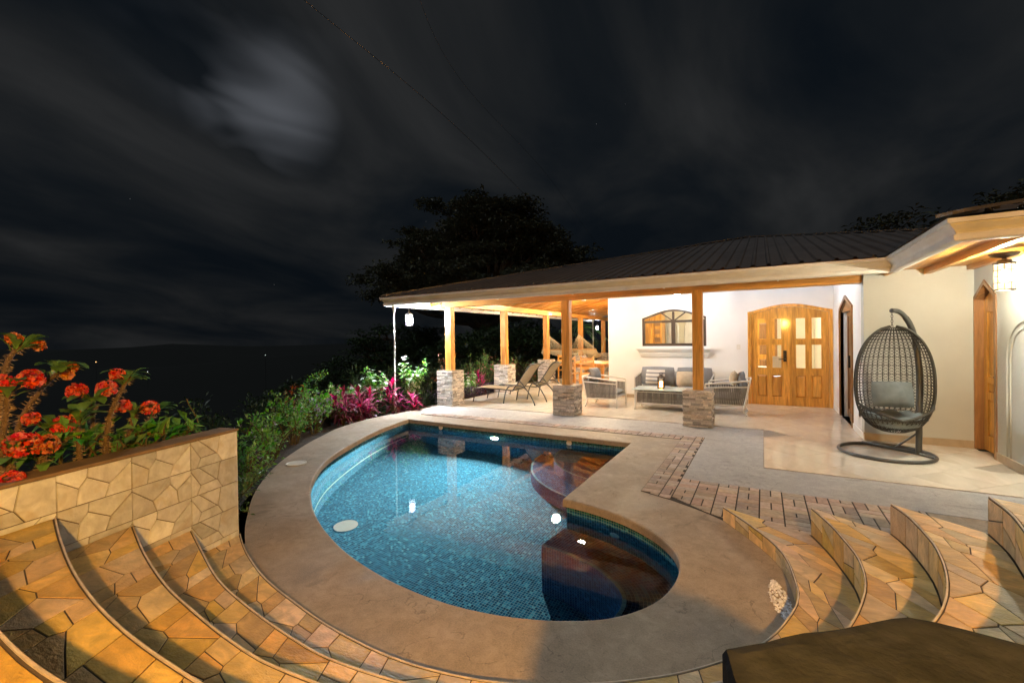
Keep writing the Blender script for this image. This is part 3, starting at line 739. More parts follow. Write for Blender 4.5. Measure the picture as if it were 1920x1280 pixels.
def gravel():
    mb = MB(); r = random.Random(4)
    for _ in range(330):
        y = r.uniform(2.86, 3.30); w = max(0, 1-((y-3.08)/.23)**2); x1 = NOSE[1].at(0).x
        x1 = .135-.9*(y-3.0)**2; x = r.uniform(x1-.095*w-.01, x1)
        c = Vector((x, y, .004)); s = r.uniform(.006, .011); ro = Matrix.Rotation(r.uniform(0, 6.28), 3, 'Z')
        vs = [c+ro @ Vector((a*s*r.uniform(.7, 1.2), b*s*r.uniform(.7, 1.2), d*s*r.uniform(.6, 1))) for a, b, d in ((1, 0, 0), (-1, 0, 0), (0, 1, 0), (0, -1, 0), (0, 0, 1), (0, 0, -1))]
        mb.add(vs, [(0, 2, 4), (2, 1, 4), (1, 3, 4), (3, 0, 4), (2, 0, 5), (1, 2, 5), (3, 1, 5), (0, 3, 5)])
    tag(mb.build('gravel', 'gravel', loc=(.1, 3.1, 0)), 'crescent of white gravel between the pool coping and the lowest right step', 'gravel', kind='stuff')
gravel()
def pillar():
    t = thing('concrete_pillar', 'rough concrete pillar in the lower right foreground, its top coloured dark as if shaded', 'pillar', (.3, .6, .71))
    top = [(-.055, .70), (.20, .925), (.335, .915), (.60, .75), (.66, .46), (.46, .26), (.20, .27), (.0, .47)]
    c = (.31, .58)
    def sh(k): return [(c[0]+(x-c[0])*k, c[1]+(y-c[1])*k) for x, y in top]
    mb = MB(); n = 8; rings = []
    # cap, its top slightly uneven and with worn edges
    P = Poly([(x, y) for x, y in top]+[top[0]]); m = 64; loops = []
    for k, z in ((.98, 1.09), (1.0, 1.10), (1.0, 1.138), (.985, 1.148), (.93, 1.151), (.75, 1.152), (.4, 1.153)):
        lp = []
        for i in range(m):
            p = P.fr(i/m); x, y = c[0]+(p.x-c[0])*k, c[1]+(p.y-c[1])*k
            lp.append((x, y, z+(.004*noise.noise(Vector((x*22, y*22, z*4))) if k > .3 else 0))); 
        loops.append(lp)
    vs = [v for l in loops for v in l]; fs = []
    for i in range(len(loops)-1): fs += [(i*m+j, i*m+(j+1) % m, (i+1)*m+(j+1) % m, (i+1)*m+j) for j in range(m)]
    fs += [tuple(reversed(range(m))), tuple((len(loops)-1)*m+j for j in range(m))]
    MB().add(vs, fs).build('cap', 'shade_dark_concrete', t)
    MB().prism(sh(.96)[::-1], .30, 1.092).build('shaft', 'stone', t, fix=True)
pillar()

# ------------------------------------------------------------------ the house
random.seed(5)
HOUSE = thing('house', 'single-storey white house with timber veranda and brown metal hip roof', 'house', (-1, 11.5, 0))
def yz(x0): return lambda u, v, w: (x0+w, u, v)          # u along y, v up, w along +x
def xz(y0): return lambda u, v, w: (u, y0+w, v)          # u along x, v up, w along +y
def arch(x0, x1, zs, za, n=14):
    """shoulder height zs, crown za, running from x1 back to x0"""
    return [(x1+(x0-x1)*k/n, zs+(za-zs)*math.sin(math.pi*k/n)**1.25) for k in range(n+1)]
def walls():
    w = MB().prism([(-3.59, 0), (-.30, 0), (-.30, 2.12)]+arch(-.30, 1.295, 2.12, 2.275)[::-1][1:]+[(1.295, 0), (1.309, 0), (1.309, 3.55), (-3.59, 3.55)], 0, .2, xz(11.5),
        holes=[[(-2.70, 1.345), (-1.18, 1.345), (-1.18, 2.06)]+arch(-2.70, -1.18, 2.06, 2.26)[1:-1]+[(-2.70, 2.06)]]).build('front_wall', 'plaster', HOUSE, fix=True)
    MB().prism([(8.5, 0), (9.25, 0), (9.25, 2.03), (9.9, 2.22), (10.55, 2.03), (10.55, 0), (11.7, 0), (11.7, 3.58), (8.5, 2.78)], 0, .2, yz(1.31)).build('side_wall', 'plaster', HOUSE, fix=True)
    MB().prism([(1.31, 0), (2.499, 0), (2.499, 2.62), (1.31, 2.62)], 0, .195, xz(8.30)).build('wing_front_wall', 'wing_plaster', HOUSE, fix=True)
    MB().prism([(3.8, 0), (7.64, 0), (7.64, 2.05), (7.985, 2.27), (8.33, 2.05), (8.33, 0), (8.50, 0), (8.50, 2.62), (3.8, 2.62)], 0, .2, yz(2.5)).build('wing_side_wall', 'wing_plaster', HOUSE, fix=True)
    MB().bx(-3.585, -3.39, 11.71, 20.6, 0, 3.6).build('end_wall', 'plaster', HOUSE)
    MB().bx(-3.39, 1.31, 15.6, 15.8, 0, 3.0).build('room_back_wall', 'inside', HOUSE)
    MB().bx(1.313, 1.5, 11.71, 15.6, 0, 3.0).build('room_side_wall', 'inside', HOUSE)
    MB().bx(-3.39, 1.31, 11.705, 15.6, 2.86, 2.95).build('room_ceiling', 'inside', HOUSE)
    MB().bx(-3.39, 1.31, 11.5, 15.6, -.05, .004).build('room_floor', 'tile', HOUSE)
    MB().bx(2.71, 2.75, 7.5, 8.5, 0, 2.4).build('dark_passage', 'dwoodz', HOUSE)
    sk = MB(); sk.bx(-3.59, -.31, 11.485, 11.499, .012, .10); sk.build('skirting', 'skirting', HOUSE)
    MB().bx(1.296, 1.309, 8.285, 9.24, .012, .10).build('skirting', 'plaster', HOUSE); MB().bx(1.296, 1.309, 10.56, 11.49, .012, .10).build('skirting', 'plaster', HOUSE)
    MB().bx(1.296, 2.486, 8.286, 8.299, .012, .115).build('skirting', 'skirting', HOUSE); MB().bx(2.486, 2.499, 5.0, 7.63, .012, .115).build('skirting', 'skirting', HOUSE)
    # arched plaster moulding on the wing wall
    for r, w in ((.44, .012), (.36, .010)):
        p = [(2.497, 6.94+r, .12), (2.497, 6.94+r, .7), (2.497, 6.94+r, 1.27)]+[(2.497, 6.94+r*math.cos(math.pi*k/16), 1.27+r*math.sin(math.pi*k/16)) for k in range(1, 16)]+[(2.497, 6.94-r, 1.27), (2.497, 6.94-r, .12)]
        MB().tube(p, w, 8).build('arch_moulding', 'wing_plaster', HOUSE, smooth=True)
walls()

def slat(mb, u0, u1, v0, v1, w0, w1, fn):
    return mb.prism([(u0, v0), (u1, v0), (u1, v1), (u0, v1)], w0, w1, fn)
def raised(u0, u1, v0, v1, fn, w0, d=.012, b=.035):
    """fielded door panel"""
    mb = MB(); q = [(u0, v0), (u1, v0), (u1, v1), (u0, v1)]; i = [(u0+b, v0+b), (u1-b, v0+b), (u1-b, v1-b), (u0+b, v1-b)]
    return mb.add([fn(*p, w0) for p in q]+[fn(*p, w0-d) for p in i], [(0, 1, 5, 4), (1, 2, 6, 5), (2, 3, 7, 6), (3, 0, 4, 7), (4, 5, 6, 7)])
def double_door():
    fn = xz(11.5); d = thing_child('double_door'); x0, x1 = -.30, 1.295; xm = .5*(x0+x1)
    a = arch(x0, x1, 2.12, 2.275); b = arch(x0+.06, x1-.06, 2.075, 2.215)
    MB().prism([(x1, 0)]+a+[(x0, 0), (x0+.06, 0)]+b[::-1]+[(x1-.06, 0)], -.015, .12, fn).build('frame', 'doorz', d, fix=True)
    def topz(x):
        t = (x-(x0+.06))/(x1-x0-.12); return 2.075+(2.215-2.075)*max(0, math.sin(math.pi*t))**1.25-.006
    for li, (u0, u1) in enumerate(((x0+.063, xm-.003), (xm+.003, x1-.063))):
        W = u1-u0; st = .125; mid = .095; uc = .5*(u0+u1); leaf = MB()
        zr = [(.01, .20), (.69, .84), (1.375, 1.49)]
        def face(a0, a1, z0, z1, o=0): slat(leaf, a0, a1, z0, z1, .020+o, .062-o, fn)
        n = 8
        leaf.prism([(u0, .008), (u0+st, .008), (u0+st, topz(u0+st)), (u0, topz(u0))], .02, .062, fn); leaf.prism([(u1-st, .008), (u1, .008), (u1, topz(u1)), (u1-st, topz(u1-st))], .02, .062, fn)
        tops = [(u1-st+(u0+2*st-u1)*k/n, topz(u1-st+(u0+2*st-u1)*k/n)) for k in range(n+1)]
        leaf.prism([(u0+st, 1.96), (u1-st, 1.96)]+tops, .02, .062, fn)
        for z0, z1 in zr: slat(leaf, u0+st, u1-st, z0, z1, .022, .060, fn)
        slat(leaf, uc-mid/2, uc+mid/2, .2, .69, .023, .059, fn); slat(leaf, uc-mid/2, uc+mid/2, .84, 1.375, .023, .059, fn); slat(leaf, uc-mid/2, uc+mid/2, 1.49, 1.96, .023, .059, fn)
        o = leaf.build('door_leaf', 'doorz', d, fix=True)
        for a0, a1 in ((u0+st, uc-mid/2), (uc+mid/2, u1-st)):
            for z0, z1 in ((.84, 1.375), (1.49, 1.96)):
                slat(MB(), a0, a1, z0, z1, .038, .044, fn).build('pane', 'glass', o, fix=True)
                fm = MB(); t = .012
                for q in ((a0, a1, z0, z0+t), (a0, a1, z1-t, z1), (a0, a0+t, z0+t, z1-t), (a1-t, a1, z0+t, z1-t)): slat(fm, *q, .014, .05, fn)
                fm.build('glazing_bead', 'doorz', o, fix=True)
            raised(a0, a1, .2, .69, fn, .046, .018).build('panel', 'doorz', o)
        if li == 0:
            h = MB(); slat(h, u1-.10, u1-.035, .99, 1.24, .004, .02, fn); h.tube([fn(u1-.068, 1.05, .004), fn(u1-.068, 1.05, -.04), fn(u1-.16, 1.045, -.045), fn(u1-.19, 1.045, -.04)], .011, 8)
            h.build('handle', 'black', o, bevel=.003, fix=True)
    MB().bx(xm-.02, xm+.02, 11.5, 11.519, .01, 2.2).build('astragal', 'doorz', d)
    MB().bx(x0+.06, x1-.06, 11.50, 11.6, .0045, .0125).build('threshold', 'dwoodx', d)
def thing_child(name, loc=None):
    o = bpy.data.objects.new(name, None); COL.objects.link(o); o.parent = HOUSE; o.empty_display_size = .1; WL[o.name] = WL[HOUSE.name].copy(); return o
double_door()
def window():
    fn = xz(11.5); x0, x1, z0 = -2.70, -1.18, 1.345; xm = -1.94; wn = thing_child('arched_window')
    a = arch(x0, x1, 2.06, 2.26); b = arch(x0+.045, x1-.045, 2.03, 2.215)
    MB().prism([(x0, z0), (x1, z0)]+a[0:]+[], .03, .10, fn, holes=[[(x0+.045, z0+.045), (x1-.045, z0+.045)]+b]).build('frame', 'bronze', wn, fix=True)
    m = MB(); slat(m, x0+.045, x1-.045, 1.955, 1.99, .035, .095, fn); slat(m, xm-.025, xm+.025, z0+.045, 2.205, .033, .097, fn)
    m.build('mullion', 'bronze', wn, fix=True)
    mm = MB()
    for s in (-1, 1): mm.beam(fn(xm+s*.03, 1.99, .065), fn(xm+s*.30, 2.19, .065), .03, .022, (0, 1, 0))
    mm.build('fan_bar', 'bronze', wn)
    for u0, u1 in ((x0+.045, xm-.025), (xm+.025, x1-.045)):
        slat(MB(), u0, u1, z0+.045, 1.955, .06, .066, fn).build('pane', 'glass', wn, fix=True)
        s = MB(); t = .022
        for q in ((u0, u1, z0+.045, z0+.045+t), (u0, u1, 1.955-t, 1.955), (u0, u0+t, z0+.067, 1.933), (u1-t, u1, z0+.067, 1.933)): slat(s, *q, .045, .085, fn)
        s.build('sash', 'bronze', wn, fix=True)
        bb = [p for p in b if u0-.001 <= p[0] <= u1+.001]
        if u0 < -2: bb = bb+[(u0, 2.03)] if bb[-1][0] > u0+.01 else bb; poly = [(u0, 1.99), (u1, 1.99), (u1, 2.213)]+bb
        else: poly = [(u0, 1.99), (u1, 1.99)]+bb+[(u0, 2.213)]
        MB().prism(poly, .06, .066, fn).build('pane', 'glass', wn, fix=True)
    # moulded stone shelf under the window
    prof = [(0, 1.065), (.03, 1.065), (.05, 1.10), (.055, 1.13), (.085, 1.145), (.09, 1.185), (.13, 1.235), (.135, 1.255), (.17, 1.27), (.175, 1.315), (0, 1.32)]
    sl = MB(); n = len(prof)
    for x, sg in ((-2.69, -1), (-1.19, 1)): sl.v += [Vector((x+sg*o*.8, 11.499-o, z)) for o, z in prof]
    sl.f = [(i, (i+1) % n, n+(i+1) % n, n+i) for i in range(n)]+[tuple(range(n)), tuple(reversed(range(n, 2*n)))]
    sl.build('window_sill', 'plaster', wn, fix=True)
window()
def side_door():
    d = thing_child('side_door'); fn = yz(1.31); y0, y1 = 9.25, 10.55; ym = 9.9
    MB().prism([(y0-.05, .012), (y0, .012), (y0, 2.03), (ym, 2.22), (y1, 2.03), (y1, .012), (y1+.05, .012), (y1+.05, 2.07), (ym, 2.29), (y0-.05, 2.07)], -.025, .05, fn).build('frame', 'dwoodz', d, fix=True)
    MB().prism([(y0, 2.0), (y1, 2.0), (y1, 2.03), (ym, 2.22), (y0, 2.03)], .02, .06, fn).build('gable_panel', 'dwoody', d, fix=True)
    for u0, u1, o in ((y0, ym+.03, .05), (ym-.03, y1, .10)):
        l = MB(); t = .07
        for q in ((u0, u1, .02, .16), (u0, u1, 1.92, 2.0), (u0, u0+t, .16, 1.92), (u1-t, u1, .16, 1.92)): slat(l, *q, o, o+.04, fn)
        lf = l.build('sliding_leaf', 'dwoodz', d, fix=True)
        slat(MB(), u0+t, u1-t, .16, 1.92, o+.015, o+.022, fn).build('pane', 'dark_glass', lf, fix=True)
    slat(MB(), ym-.05, ym-.02, .98, 1.2, .02, .05, fn).build('handle', 'black', d, fix=True)
side_door()
def wing_door():
    d = thing_child('wing_door'); fn = yz(2.5); y0, y1 = 7.64, 8.33; ym = 7.985
    MB().prism([(y0, .012), (y0+.06, .012), (y0+.06, 2.03), (ym, 2.21), (y1-.06, 2.03), (y1-.06, .012), (y1, .012), (y1, 2.05), (ym, 2.27), (y0, 2.05)], -.012, .16, fn).build('frame', 'dwoodz', d, fix=True)
    l = MB(); u0, u1 = y0+.063, y1-.063; t = .10
    l.prism([(u0, .02), (u0+t, .02), (u0+t, 2.07), (u0, 2.02)], .08, .12, fn); l.prism([(u1-t, .02), (u1, .02), (u1, 2.02), (u1-t, 2.07)], .08, .12, fn)
    for z0, z1 in ((.02, .22), (.70, .80), (.92, 1.0)): slat(l, u0+t, u1-t, z0, z1, .082, .118, fn)
    l.prism([(u0+t, 1.86), (u1-t, 1.86), (u1-t, 2.07), (ym, 2.19), (u0+t, 2.07)], .082, .118, fn)
    lf = l.build('door_leaf', 'doorz', d, fix=True)
    for z0, z1 in ((.22, .70), (.80, .92), (1.0, 1.86)): raised(u0+t, u1-t, z0, z1, fn, .105, .016, .03).build('panel', 'doorz', lf)
    MB().lathe([(0, 0), (.028, .01), (.03, .03), (.012, .045), (.012, .06)], (2.53, y0+.11, 1.0), 12).build('handle', 'black', lf)
wing_door()

# veranda posts with ledger-stone bases
def ledger_base(mb, cx, cy, w, z0, z1, r):
    h = w/2
    mb.bx(cx-h+.022, cx+h-.022, cy-h+.022, cy+h-.022, z0, z1-.003)
    z = z0+.001
    while z < z1-.012:
        hh = min(r.choice((.022, .028, .034, .04)), z1-z)
        for f in range(4):
            a = -h+.0
            while a < h-.001:
                l = min(r.uniform(.07, .24), h-a)
                if h-a-l < .04: l = h-a
                p = r.uniform(-.009, .015); g = .0018
                u0, u1 = a+g, a+l-g
                if f == 0: mb.bx(cx+u0, cx+u1, cy-h-p, cy-h+.021, z+g, z+hh-g)
                elif f == 1: mb.bx(cx+u0, cx+u1, cy+h-.021, cy+h+p, z+g, z+hh-g)
                elif f == 2 and a+l > -h+.03: mb.bx(cx-h-p, cx-h+.021, cy+max(u0, -h+.022), cy+min(u1, h-.022), z+g, z+hh-g) if min(u1, h-.022) > max(u0, -h+.022) else None
                elif f == 3: mb.bx(cx+h-.021, cx+h+p, cy+max(u0, -h+.022), cy+min(u1, h-.022), z+g, z+hh-g) if min(u1, h-.022) > max(u0, -h+.022) else None
                a += l
        z += hh
POSTS = [(-6.58, 8.50, .84, 'z'), (-3.53, 8.48, .62, 'd'), (-1.0, 8.42, .635, 'd'), (-6.58, 11.08, .83, 'z'), (-6.58, 13.95, .84, 'z'), (-6.58, 17.3, .84, 'z'), (-6.58, 20.3, .84, 'z')]
def posts():
    for i, (x, y, h, k) in enumerate(POSTS):
        p = MB().bx(x-.085, x+.085, y-.085, y+.085, h-.1, 2.40 if i < 3 else 2.42).build('veranda_post', 'woodz' if k == 'z' else 'woodz', HOUSE, bevel=.006)
        mb = MB(); ledger_base(mb, x, y, .46, .012, h, random.Random(i)); c = mb.build('stone_base', 'ledger', p); 
        MB().bx(x-.215, x+.215, y-.215, y+.215, h-.0028, h+.004).build('base_top', 'concrete', p)
posts()

# roof
SL = .253
def zf(y): return 2.60+SL*(y-7.4)
def zl(x): return 2.60+SL*(x+7.75)
PK = (-.35, 14.8); VV = (3.59, 9.58)
def roof():
    rf = thing_child('roof')
    def ytop(x):
        hip = 7.4+(x+7.75)
        if x <= PK[0]: return hip
        t = (x-PK[0])/(VV[0]-PK[0]); return PK[1]+(VV[1]-PK[1])*t
    def ybot(x): return 7.38 if x <= 1.41 else 7.40+(x-1.41)
    P = .20
    x = -7.75
    while x < VV[0]-.02:
        xe = min(x+4*P, VV[0]); mb = MB(); xs = []
        a = x
        while a < xe-1e-6:
            b = min(a+P, xe)
            for dx, h in ((0, 0), (.018, .032), (.050, .032), (.068, 0), (.12, .004), (.135, .004)):
                if a+dx < b: xs.append((a+dx, h))
            a = b
        xs.append((xe, 0)); A = []; B = []
        for q, h in xs: A.append((q, ybot(q), zf(ybot(q))+h)); B.append((q, max(ybot(q), ytop(q)), zf(max(ybot(q), ytop(q)))+h))
        mb.strip(A, B); mb.build('roof_sheet', 'roof', rf); x = xe
    # left slope
    y = 7.4
    while y < 22.2:
        ye = min(y+.78, 22.2); mb = MB(); ys = []; a = y
        while a < ye-1e-6:
            for dy, h in ((0, 0), (.018, .03), (.05, .03), (.068, 0)): ys.append((a+dy, h))
            a += P
        ys.append((ye, 0))
        def xt(q): return min(-7.75+(q-7.4), -7.75+(22.2-q), PK[0])
        mb.strip([(-7.77, q, zl(-7.77)+h) for q, h in ys], [(max(-7.76, xt(q)), q, zl(max(-7.76, xt(q)))+h) for q, h in ys]); mb.build('roof_sheet', 'roof', rf); y = ye
    MB().add([(PK[0], PK[1], zf(PK[1])), (-7.75, 22.2, 2.6), (8, 22.2, 2.6), (8, 14.8, 3.4), (VV[0], VV[1], zf(VV[1]))], [(0, 1, 2), (0, 2, 3), (0, 3, 4)]).build('roof_sheet', 'roof', rf)
    # wing roof
    zw = lambda d: 2.60+SL*d
    MB().add([(1.39, 5.18, zw(0)), (1.39, 7.42, zw(0)), (4.6, 10.6, zw(3.2)), (4.6, 8.38, zw(3.2))], [(0, 1, 2, 3)]).build('roof_sheet', 'roof', rf)
    x = 1.41
    while x < 6:
        xe = x+.8; mb = MB(); xs = []
        a = x
        while a < xe-1e-6:
            for dx, h in ((0, 0), (.018, .03), (.05, .03), (.068, 0)): xs.append((a+dx, h))
            a += P
        xs.append((xe, 0)); mb.strip([(q, 5.17, zw(0)+h) for q, h in xs], [(q, min(5.2+(q-1.41), 8.4)+.001, zw(min(q-1.41, 3.2))+h) for q, h in xs]); mb.build('roof_sheet', 'roof', rf); x = xe
    cap = lambda p, q: MB().beam(p, q, .2, .03)
    cap((-7.72, 7.43, 2.63), (PK[0], PK[1], zf(PK[1])+.03)).build('hip_cap', 'roof', rf); cap((PK[0], PK[1], zf(PK[1])+.03), (VV[0], VV[1], zf(VV[1])+.03)).build('ridge_cap', 'roof', rf)
    cap((1.42, 5.22, 2.63), (4.6, 8.4, zw(3.2)+.03)).build('hip_cap', 'roof', rf)
    # gutter all round
    path = [Vector(p) for p in ((-7.64, 22.0, 0), (-7.64, 7.51, 0), (1.52, 7.51, 0), (1.52, 5.31, 0), (6.0, 5.31, 0))]
    prof = [(-.02, 2.45), (-.02, 2.39), (.02, 2.385), (.052, 2.390), (.066, 2.40), (.070, 2.442), (.048, 2.450), (.048, 2.462), (.060, 2.485), (.082, 2.510), (.098, 2.528), (.100, 2.538), (.122, 2.542), (.124, 2.582), (.112, 2.584), (.10, 2.575), (-.01, 2.56)]
    rows = []
    for o, z in prof: rows.append([(p.x, p.y, z) for p in offset(path, -o, False)])
    n = len(prof); m = len(path); mb = MB(); mb.v = [Vector(p) for r in rows for p in r]
    for i in range(n-1):
        for j in range(m-1): mb.f.append((i*m+j, i*m+j+1, (i+1)*m+j+1, (i+1)*m+j))
    mb.build('gutter', 'trim', rf, fix=True)
    fb = MB()
    for a, b in zip(path, path[1:]): fb.beam((a.x, a.y, 2.47), (b.x, b.y, 2.47), .03, .155)
    fb.build('fascia', 'trim', rf)
    for x in (-6.2, -4.6, -3.0, -1.4, .2): MB().bx(x-.012, x+.012, 7.40, 7.53, 2.378, 2.386).build('gutter_bracket', 'trim', rf)
    # timber under the roof
    cl = thing_child('veranda_ceiling')
    MB().bx(-6.70, 1.30, 8.36, 8.56, 2.36, 2.52).build('eave_beam', 'woodx', cl)
    MB().bx(-6.67, -6.50, 8.57, 21.0, 2.38, 2.53).build('side_beam', 'woody', cl)
    q = lambda y: zf(y)-.115
    x = -7.3
    while x < 1.3:
        ym = min(11.49 if x > -3.6 else 99, 7.4+(x+7.75))
        if ym > 7.9: MB().beam((x, 7.55, q(7.55)), (x, ym, q(ym)), .055, .12).build('rafter', 'woody', cl)
        x += .62
    y = 8.4; ql = lambda x: zl(x)-.115
    while y < 21.5:
        xm = min(-3.6, -7.75+(y-7.4))
        if xm > -7.3: MB().beam((-7.6, y, ql(-7.6)), (xm, y, ql(xm)), .055, .12).build('rafter', 'woodx', cl)
        y += .62
    MB().beam((-7.6, 7.55, 2.50), (-3.6, 11.55, zl(-3.6)-.12), .08, .15).build('hip_rafter', 'woodx', cl)
    # ceiling boards across the rafters
    y = 7.53
    while y < 11.48:
        xa = max(-7.6, -7.75+(y-7.4)+.1); 
        MB().prism([(xa, y+.002), (1.33, y+.002), (1.33, y+.235), (xa, y+.235)], -.05, -.03, lambda u, v, w: (u, v, zf(v)+w)).build('ceiling_board', 'woodx', cl, fix=True); y += .237
    x = -7.6
    while x < -3.62:
        ya = 7.4+(x+7.75)+.1
        MB().prism([(x+.002, ya), (x+.235, ya), (x+.235, 21.8), (x+.002, 21.8)], -.05, -.03, lambda u, v, w: (u, v, zl(u)+w)).build('ceiling_board', 'woody', cl, fix=True); x += .237
    # wing soffit
    sf = thing_child('wing_soffit')
    x = 1.55; 
    while x < 2.49: MB().bx(x, min(x+.155, 2.495), 5.33, 8.29, 2.50, 2.515).build('soffit_board', 'woody', sf); x += .158
    MB().bx(1.555, 2.49, 5.33, 5.38, 2.43, 2.498).build('soffit_beam', 'woodx', sf); MB().bx(1.98, 2.05, 5.39, 8.28, 2.42, 2.498).build('soffit_beam', 'woody', sf); MB().bx(2.42, 2.495, 5.39, 8.28, 2.44, 2.498).build('soffit_beam', 'woody', sf)
    MB().bx(1.54, 1.58, 5.39, 8.28, 2.43, 2.498).build('soffit_beam', 'woody', sf)
roof()

# ------------------------------------------------------------------ lamps
def shade_mat(nm, col, s):
    """thin stained glass: lets the bulb through and glows in its own colour"""
    t = NT(nm+'_shade'); e = t.n('ShaderNodeEmission'); e.inputs[0].default_value = (col[0], col[1]*.80, col[2]*.45 if col[2] < .9 else col[2], 1); e.inputs[1].default_value = 1.0+s*.0006
    tr = t.n('ShaderNodeBsdfTransparent'); tr.inputs[0].default_value = (1, .97, .90, 1) if col[2] < .9 else (1, 1, 1, 1); mx = t.n('ShaderNodeMixShader'); mx.inputs[0].default_value = .5
    t.link(tr.outputs[0], mx.inputs[1]); t.link(e.outputs[0], mx.inputs[2]); t.link(mx.outputs[0], t.out.inputs[0]); return t.m
def pendant(loc, ztop, mat, label, r=.08, h=.25, group='pendant lamps hanging under the eaves'):
    x, y, z = loc; t = thing('pendant_lamp', label, 'lamp', (x, y, z-h/2-.02), group)
    n = 20; sh = MB()
    for q in range(n):
        a, b = 2*math.pi*q/n, 2*math.pi*(q+1)/n; sh.add([(x+r*.95*math.cos(a), y+r*.95*math.sin(a), z-h/2), (x+r*.95*math.cos(b), y+r*.95*math.sin(b), z-h/2), (x+r*.95*math.cos(b), y+r*.95*math.sin(b), z+h/2), (x+r*.95*math.cos(a), y+r*.95*math.sin(a), z+h/2)], [(0, 1, 2, 3)])
    sh.build('shade', shade_mat(mat.name, mat.node_tree.nodes['Emission'].inputs[0].default_value[:3], mat.node_tree.nodes['Emission'].inputs[1].default_value), t, smooth=True)
    bb = MB().lathe([(0, z-.055), (.026, z-.045), (.036, z-.01), (.034, z+.02), (.018, z+.05), (.014, z+.07)], (x, y, 0), 14).build('bulb', mat, t, smooth=True)
    MB().tube([(x, y, z+.06), (x, y, z+h/2+.05)], .012, 8).build('bulb_holder', 'black', t)
    f = MB()
    for k in range(5):
        zz = z-h/2+h*k/4; f.tube([(x+r*math.cos(2*math.pi*q/20), y+r*math.sin(2*math.pi*q/20), zz) for q in range(20)], .0035, 5, True)
    for k in range(10):
        a = 2*math.pi*k/10; f.tube([(x+r*math.cos(a), y+r*math.sin(a), z-h/2), (x+r*math.cos(a), y+r*math.sin(a), z+h/2)], .003, 5)
    f.build('lattice', 'bronze', t)
    MB().lathe([(r*1.06, z+h/2), (r*1.06, z+h/2+.015), (r*.72, z+h/2+.02), (r*.66, z+h/2+.045), (.02, z+h/2+.055), (.012, z+h/2+.09)], (x, y, 0), 24).build('cap', 'bronze', t)
    MB().tube([(x+r*1.0*math.cos(2*math.pi*q/24), y+r*1.0*math.sin(2*math.pi*q/24), z-h/2-.004) for q in range(24)], .007, 6, True).build('bottom_ring', 'bronze', t)
    MB().tube([(x, y, z+h/2+.08), (x, y, ztop)], .005, 6).build('rod', 'bronze', t)
    MB().lathe([(.012, ztop-.05), (.10, ztop-.03), (.12, ztop-.006), (.12, ztop)], (x, y, 0), 24).build('ceiling_plate', 'bronze', t)
def dome(loc, zc, mat, label, r=.10):
    x, y, z = loc; t = thing('ceiling_lamp', label, 'lamp', (x, y, z), 'ceiling lamps in the veranda')
    MB().lathe([(.0, z-.09), (r*.5, z-.08), (r*.85, z-.05), (r, z), (r*.92, z+.05), (r*.6, z+.085), (.03, z+.10)], (x, y, 0), 24).build('glass_globe', mat, t, smooth=True)
    MB().lathe([(.05, z+.092), (.05, z+.11), (.02, z+.13), (.012, z+.14), (.012, zc)], (x, y, 0), 16).build('holder', 'bronze', t)
EM = {'dining': emit('dining_dome_glow', (1.0, .80, .50), 1300), 'cool': emit('cool_lamp_glow', (.78, .90, 1.0), 13000), 'warm_pendant': emit('pendant_glow', (1.0, .97, .78), 2300), 'dome': emit('dome_glow', (1.0, .86, .62), 330), 'dome_white': emit('white_dome_glow', (.66, .82, 1.0), 105),
      'garden': emit('garden_lamp_glow', (1.0, .485, .085), 6600), 'room': emit('room_lamp_glow', (1.0, .86, .62), 130), 'candle': emit('candle_glow', (1.0, .45, .10), 14), 'far': emit('far_lamp_glow', (.85, .95, 1.0), 900), 'hammock_fill': emit('hammock_fill_glow', (1.0, .66, .32), 1500)}
pendant((-7.27, 7.84, 2.06), zl(-7.27)-.06, EM['cool'], 'glaring white pendant lamp under the far left corner of the eaves')
pendant((2.25, 6.70, 2.18), 2.43, EM['warm_pendant'], 'lit cylindrical lattice pendant lamp beside the arched wing door', .082, .27)
dome((-1.68, 10.5, 2.47), zf(10.5)-.06, EM['dome_white'], 'small round ceiling lamp in front of the arched window', .075)
dome((.35, 9.75, 2.74), zf(9.75)-.06, EM['dome_white'], 'round ceiling lamp in front of the double door, behind the eave beam')
dome((-4.52, 10.0, 2.60), zf(10.0)-.06, EM['dome'], 'round ceiling lamp above the sun loungers, mirrored in the pool')
dome((-3.46, 8.96, 2.60), zf(8.96)-.06, EM['dome'], 'round ceiling lamp behind the middle post, mirrored in the pool')
dome((-4.4, 13.6, 3.0), zl(-4.4)-.06, EM['dining'], 'round ceiling lamp over the dining table at the far end')
pendant((-7.25, 21.4, 2.05), zl(-7.25)-.06, EM['far'], 'small bright pendant lamp at the far back corner of the veranda', .07, .22)
pendant((-5.09, 15.0+2.2, 2.60), zl(-5.09)-.06, EM['hammock_fill'], 'cylindrical pendant above the hammocks, lit as added light for the far end', .11, .26)  # shade itself is dull; its glow is added to brighten the hammocks
def garden_lamp():
    t = thing('garden_lamp', 'orange globe garden lamp on a post behind the top landing', 'lamp', (.85, -.72, .91))
    MB().lathe([(.07, .91), (.07, .93), (.022, .95), (.02, 1.96), (.03, 2.0), (.03, 2.045)], (.85, -.72, 0), 16).build('post', 'black', t)
    MB().lathe([(0, 2.04), (.025, 2.046), (.044, 2.065), (.05, 2.09), (.044, 2.115), (.025, 2.134), (0, 2.14)], (.85, -.72, 0), 20).build('globe', EM['garden'], t, smooth=True)
garden_lamp()

